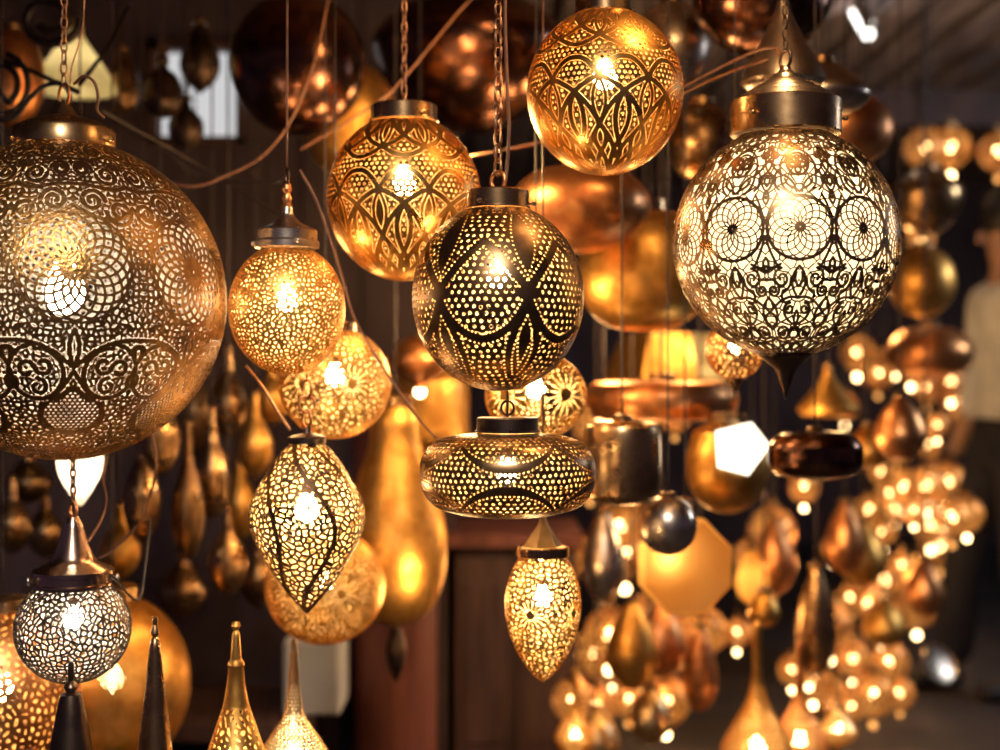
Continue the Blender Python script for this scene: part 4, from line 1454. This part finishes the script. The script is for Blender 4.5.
# dark panelled cupboard in the middle
cy = 3.9
cxf = lambda px: (px - 500) / F * cy
t = thing('wooden_cupboard', 'dark panelled wooden cupboard behind the egg-shaped lantern', 'cupboard', (cxf(520), cy, 0))
ox = cxf(520)
box('carcass', cxf(448) - ox, cxf(576) - ox, 0.0, 0.4, 0, CZ - (545 - 375) / F * cy, M['wood'], t)
for (a, b) in ((455, 512), (516, 570)):
    V, Fc = [], []
    z1 = CZ - (556 - 375) / F * cy
    box_vf(cxf(a) - ox, cxf(b) - ox, -.02, 0, 0.05, z1, V, Fc)
    box_vf(cxf(a + 8) - ox, cxf(b - 8) - ox, -.028, -.02, 0.12, z1 - .07, V, Fc)
    d = link_mesh('door', mesh_from(V, Fc, False), M['wood'], t)
    bevel_obj(d, .008)
V, Fc = box_vf(cxf(440) - ox, cxf(582) - ox, -.06, .42, CZ - (545 - 375) / F * cy, CZ - (532 - 375) / F * cy)
link_mesh('worktop', mesh_from(V, Fc, False), M['wood_red'], t)
# red-brown post
t = thing('wooden_post', 'thick red-brown wooden post below the tall amber bottle lantern', 'post', W(395, 690, 3.75))
t.location.z = 0
k = 3.5 / F
pf = [(0, 1.12), (0.10, 1.12), (0.115, 1.10), (0.115, 0.62), (0.118, 0.61), (0.118, 0.60), (0.115, 0.59), (0.112, 0.12), (0.13, 0.10), (0.13, 0.0), (0, 0)]
lathe('shaft', pf, M['wood_red'], t, 1.0, seg=40)
t = solid('small black drop lantern hung against the red-brown post', 396, 655, 3.25, [(3, 30), (7, 20), (10, 6), (9, -8), (4, -20), (0, -28)], M['bronze'], cap=4)

# pale crate on a shelf
t = thing('shelf', 'low dark shelf in the shadow behind the brass spires', 'shelf', (-0.75, 3.55, 0))
box('board', -.75, .28, -.18, .28, .26, .295, M['wood'], t)
box('leg', -.72, -.66, -.15, .25, 0, .26, M['wood'], t)
box('leg', .2, .26, -.15, .25, 0, .26, M['wood'], t)
t = box('paper_parcel', 0, .145, 0, .2, 0, .19, M['white_cloth'])
t.location = W(284, 0, 3.5).to_2d().to_3d() + Vector((0, -0.02, .295))
bevel_obj(t, .01)
tag(t, 'white paper parcel behind the tall pale gold spire lamp', 'parcel')

# front table
t = thing('low_table', 'low wooden table under the four brass spire lamps', 'table', (-0.45, 2.1, 0))
bevel_obj(box('tabletop', -.45, .42, -.35, .35, TABLE_Z - .04, TABLE_Z, M['wood'], t), .006)
for sx in (-.4, .36):
    for sy in (-.3, .27):
        box('leg', sx, sx + .04, sy, sy + .04, 0, TABLE_Z - .04, M['wood'], t)
# long bench under the bottle lamps at lower right
t = thing('display_bench', 'low display bench under the long-necked bottle lamps at lower right', 'bench', (0.75, 3.6, 0))
bevel_obj(box('bench_top', -.28, .55, -.45, .45, .03, .055, M['wood'], t), .006)
for sx in (-.25, .45):
    box('leg', sx, sx + .05, -.4, .4, 0, .03, M['wood'], t)

# olive sign board, dark rail pole and strip light under the far roof
o = box('sign_board', W(846, 0, 7).x, W(912, 0, 7).x, 7.0, 7.04, W(0, 82, 7).z, W(0, 44, 7).z, M['olive'])
tag(o, 'blank olive board hanging under the far slatted roof', 'board')
V, Fc = tube_vf([(W(919, 0, 6.1).x, 6.1, 2.46), (W(919, 0, 6.1).x, 6.1, 2.2), (W(919, 0, 6.1).x, 6.1, W(0, 172, 6.1).z)], .012, 10)
tag(link_mesh('hanging_pole', mesh_from(V, Fc), M['wood']), 'thin brown pole hanging from the roof over the right-hand column', 'pole')
t = thing('ceiling_light', 'short white strip light on the ceiling at the top right', 'light', W(856, 12, 5.0))
d0, d1 = Vector((0, 0, 0)), W(868, 34, 4.6) - W(856, 12, 5.0)
V, Fc = tube_vf([d0 - d1, d0, d1], .02, 10)
link_mesh('lamp_tube', mesh_from(V, Fc), M['tube'], t)
V, Fc = tube_vf([d0 - d1 * 1.05 + Vector((0, 0, .04)), d1 * 1.05 + Vector((0, 0, .04))], .022, 8)
link_mesh('fitting', mesh_from(V, Fc), M['silver'], t)
struct(box('trim_1', W(800, 0, 6.4).x, 5.3, 6.4, 6.5, 2.30, 2.46, M['wood']))

k = 4.7 / F
t = thing('metal_tray', 'shiny metal tray leaning low at the feet of the person', 'tray', W(938, 664, 4.7), 0.0)
t.rotation_euler = (1.0, 0.5, 0.2)
lathe('dish', [(20, 3), (21, 2), (20, 0), (15, -2), (0, -2)], M['silver'], t, k)

# ------------------------------------------------------------------ person at the right edge
def skin_figure(name, joints, edges, mat, parent, root=0, sub=2):
    me = bpy.data.meshes.new(name)
    me.from_pydata([j[0] for j in joints], edges, [])
    o = link_mesh(name, me, mat, parent)
    m = o.modifiers.new('skin', 'SKIN')
    for i, j in enumerate(joints):
        r = j[1]
        me.skin_vertices[0].data[i].radius = (r, r) if not isinstance(r, tuple) else r
        me.skin_vertices[0].data[i].use_root = (i == root)
    s = o.modifiers.new('sub', 'SUBSURF')
    s.levels = s.render_levels = sub
    return o


pp = W(1010, 0, 5.0)
per = thing('person', 'person in a pale shirt and dark navy trousers standing at the right edge', 'person', (pp.x, 5.0, 0), -PI / 2 + 0.15)
J = [((0, 0, .95), (.13, .10)), ((0, 0, 1.12), (.125, .09)), ((0, 0, 1.30), (.14, .10)), ((0, 0, 1.43), (.11, .08)), ((0, 0, 1.50), .055), ((0, -.01, 1.56), .058), ((0, -.015, 1.66), (.078, .09)), ((0, -.01, 1.74), (.06, .07)),
     ((-.17, 0, 1.42), .062), ((-.24, 0.02, 1.16), .045), ((-.25, -.06, .92), .034), ((-.255, -.09, .85), (.036, .02)),
     ((.17, 0, 1.42), .062), ((.24, 0.02, 1.16), .045), ((.25, -.06, .92), .034), ((.255, -.09, .85), (.036, .02)),
     ((-.09, 0, .86), .09), ((-.10, -.12, .49), .06), ((-.11, -.16, .09), .04),
     ((.09, 0, .86), .09), ((.10, -.01, .48), .06), ((.11, .02, .09), .04)]
E = [(0, 1), (1, 2), (2, 3), (3, 4), (4, 5), (5, 6), (6, 7), (3, 8), (8, 9), (9, 10), (10, 11), (3, 12), (12, 13), (13, 14), (14, 15), (0, 16), (16, 17), (17, 18), (0, 19), (19, 20), (20, 21)]
skin_figure('body', J, E, M['skin'], per)
Jt = [((0, 0, .97), (.145, .115)), ((-.095, 0, .86), .108), ((-.105, -.12, .49), .082), ((-.112, -.16, .08), .066), ((.095, 0, .86), .108), ((.105, -.01, .48), .082), ((.112, .02, .08), .066), ((0, 0, 1.04), (.14, .108))]
skin_figure('trousers', Jt, [(0, 1), (1, 2), (2, 3), (0, 4), (4, 5), (5, 6), (0, 7)], M['navy'], per)
Js = [((0, 0, 1.0), (.152, .12)), ((0, 0, 1.12), (.142, .11)), ((0, 0, 1.30), (.155, .115)), ((0, 0, 1.44), (.115, .085)), ((-.18, 0, 1.42), .08), ((-.245, .02, 1.18), .062), ((-.252, -.04, .98), .048), ((.18, 0, 1.42), .08), ((.245, .02, 1.18), .062), ((.252, -.04, .98), .048)]
skin_figure('shirt', Js, [(0, 1), (1, 2), (2, 3), (3, 4), (4, 5), (5, 6), (3, 7), (7, 8), (8, 9)], M['shirt'], per, 1)
for sx in (-1, 1):
    f_ = -.18 if sx < 0 else 0.0
    skin_figure('shoe', [((.112 * sx, .05 + f_, .05), (.045, .05)), ((.112 * sx, -.06 + f_, .045), (.046, .042)), ((.115 * sx, -.18 + f_, .032), (.042, .03))], [(0, 1), (1, 2)], M['shoe'], per, 1)
V, Fc = lathe_vf([(0, 1.835), (.05, 1.825), (.085, 1.79), (.098, 1.74), (.098, 1.70), (.09, 1.66)], 24)
hv = mesh_from([(a, b * 1.12 + .012, c) for a, b, c in V], Fc)
link_mesh('hair', hv, M['hair'], per)
V, Fc = lathe_vf([(0, .016), (.012, .0), (.016, -.03), (0, -.04)], 10)
nose = mesh_from([(a, b - .112, c + 1.66) for a, b, c in V], Fc)
link_mesh('nose', nose, M['skin'], per)

# ------------------------------------------------------------------ added warm point lights and daylight
def point(name, loc, power, col, r=0.05):
    l = bpy.data.lights.new(name, 'POINT')
    l.energy = power
    l.color = col
    l.shadow_soft_size = r
    o = bpy.data.objects.new(name, l)
    C.objects.link(o)
    o.location = loc
    return o


def area(name, loc, target, power, col, sx, sy):
    l = bpy.data.lights.new(name, 'AREA')
    l.shape = 'RECTANGLE'
    l.size, l.size_y = sx, sy
    l.energy = power
    l.color = col
    o = bpy.data.objects.new(name, l)
    C.objects.link(o)
    o.location = loc
    o.rotation_euler = (Vector(target) - Vector(loc)).to_track_quat('-Z', 'Y').to_euler()
    return o


area('street_skylight', (-0.1, -0.9, 3.3), (0, 2.1, 1.2), 110, (1.0, 0.90, 0.78), 0.5, 1.0)
WARM = (1.0, 0.58, 0.22)
for (px, py, Y, e) in ((470, 330, 2.75, 5), (600, 330, 3.2, 7), (700, 250, 3.4, 7), (860, 300, 4.6, 6), (880, 560, 4.7, 4), (640, 600, 3.9, 6), (452, 150, 2.45, 9), (440, 600, 2.75, 2.5), (760, 480, 3.4, 7), (250, 300, 2.5, 1.6)):
    point('added_warm_fill', W(px, py, Y), e, WARM, 0.05)  # added warm fill between the lanterns, no lantern built for it
area('street_daylight', (3.4, 4.0, 2.2), (1.9, 5.0, 1.2), 34, (0.85, 0.92, 1.0), 0.8, 1.2)

point('unseen_warm_fill', (0.40, 1.95, 1.98), 11, WARM, 0.08)  # added unseen light above the frame, for warm reflections on the metal

w = bpy.data.worlds.new('dusk')
bpy.context.scene.world = w
w.use_nodes = True
bg = w.node_tree.nodes['Background']
bg.inputs['Color'].default_value = (0.042, 0.028, 0.048, 1)
bg.inputs['Strength'].default_value = 1.0

# ------------------------------------------------------------------ camera
cam = bpy.data.cameras.new('camera')
cam.lens = 50
cam.sensor_width = 36
cam.sensor_fit = 'HORIZONTAL'
cam.clip_start = 0.05
cam.dof.use_dof = True
cam.dof.focus_distance = 1.95
cam.dof.aperture_fstop = 1.8
co = bpy.data.objects.new('camera', cam)
C.objects.link(co)
co.location = (0, 0, CZ)
co.rotation_euler = (PI / 2, 0, 0)
sc = bpy.context.scene
sc.camera = co
vs = sc.view_settings
vs.view_transform = 'Standard'
vs.look = 'None'
vs.gamma = 1.0
vs.exposure = 0.0
vs.use_curve_mapping = False
cy_ = sc.cycles
cy_.max_bounces = 8
cy_.diffuse_bounces = 4
cy_.glossy_bounces = 4
cy_.sample_clamp_indirect = 6
cy_.caustics_reflective = False
cy_.caustics_refractive = False
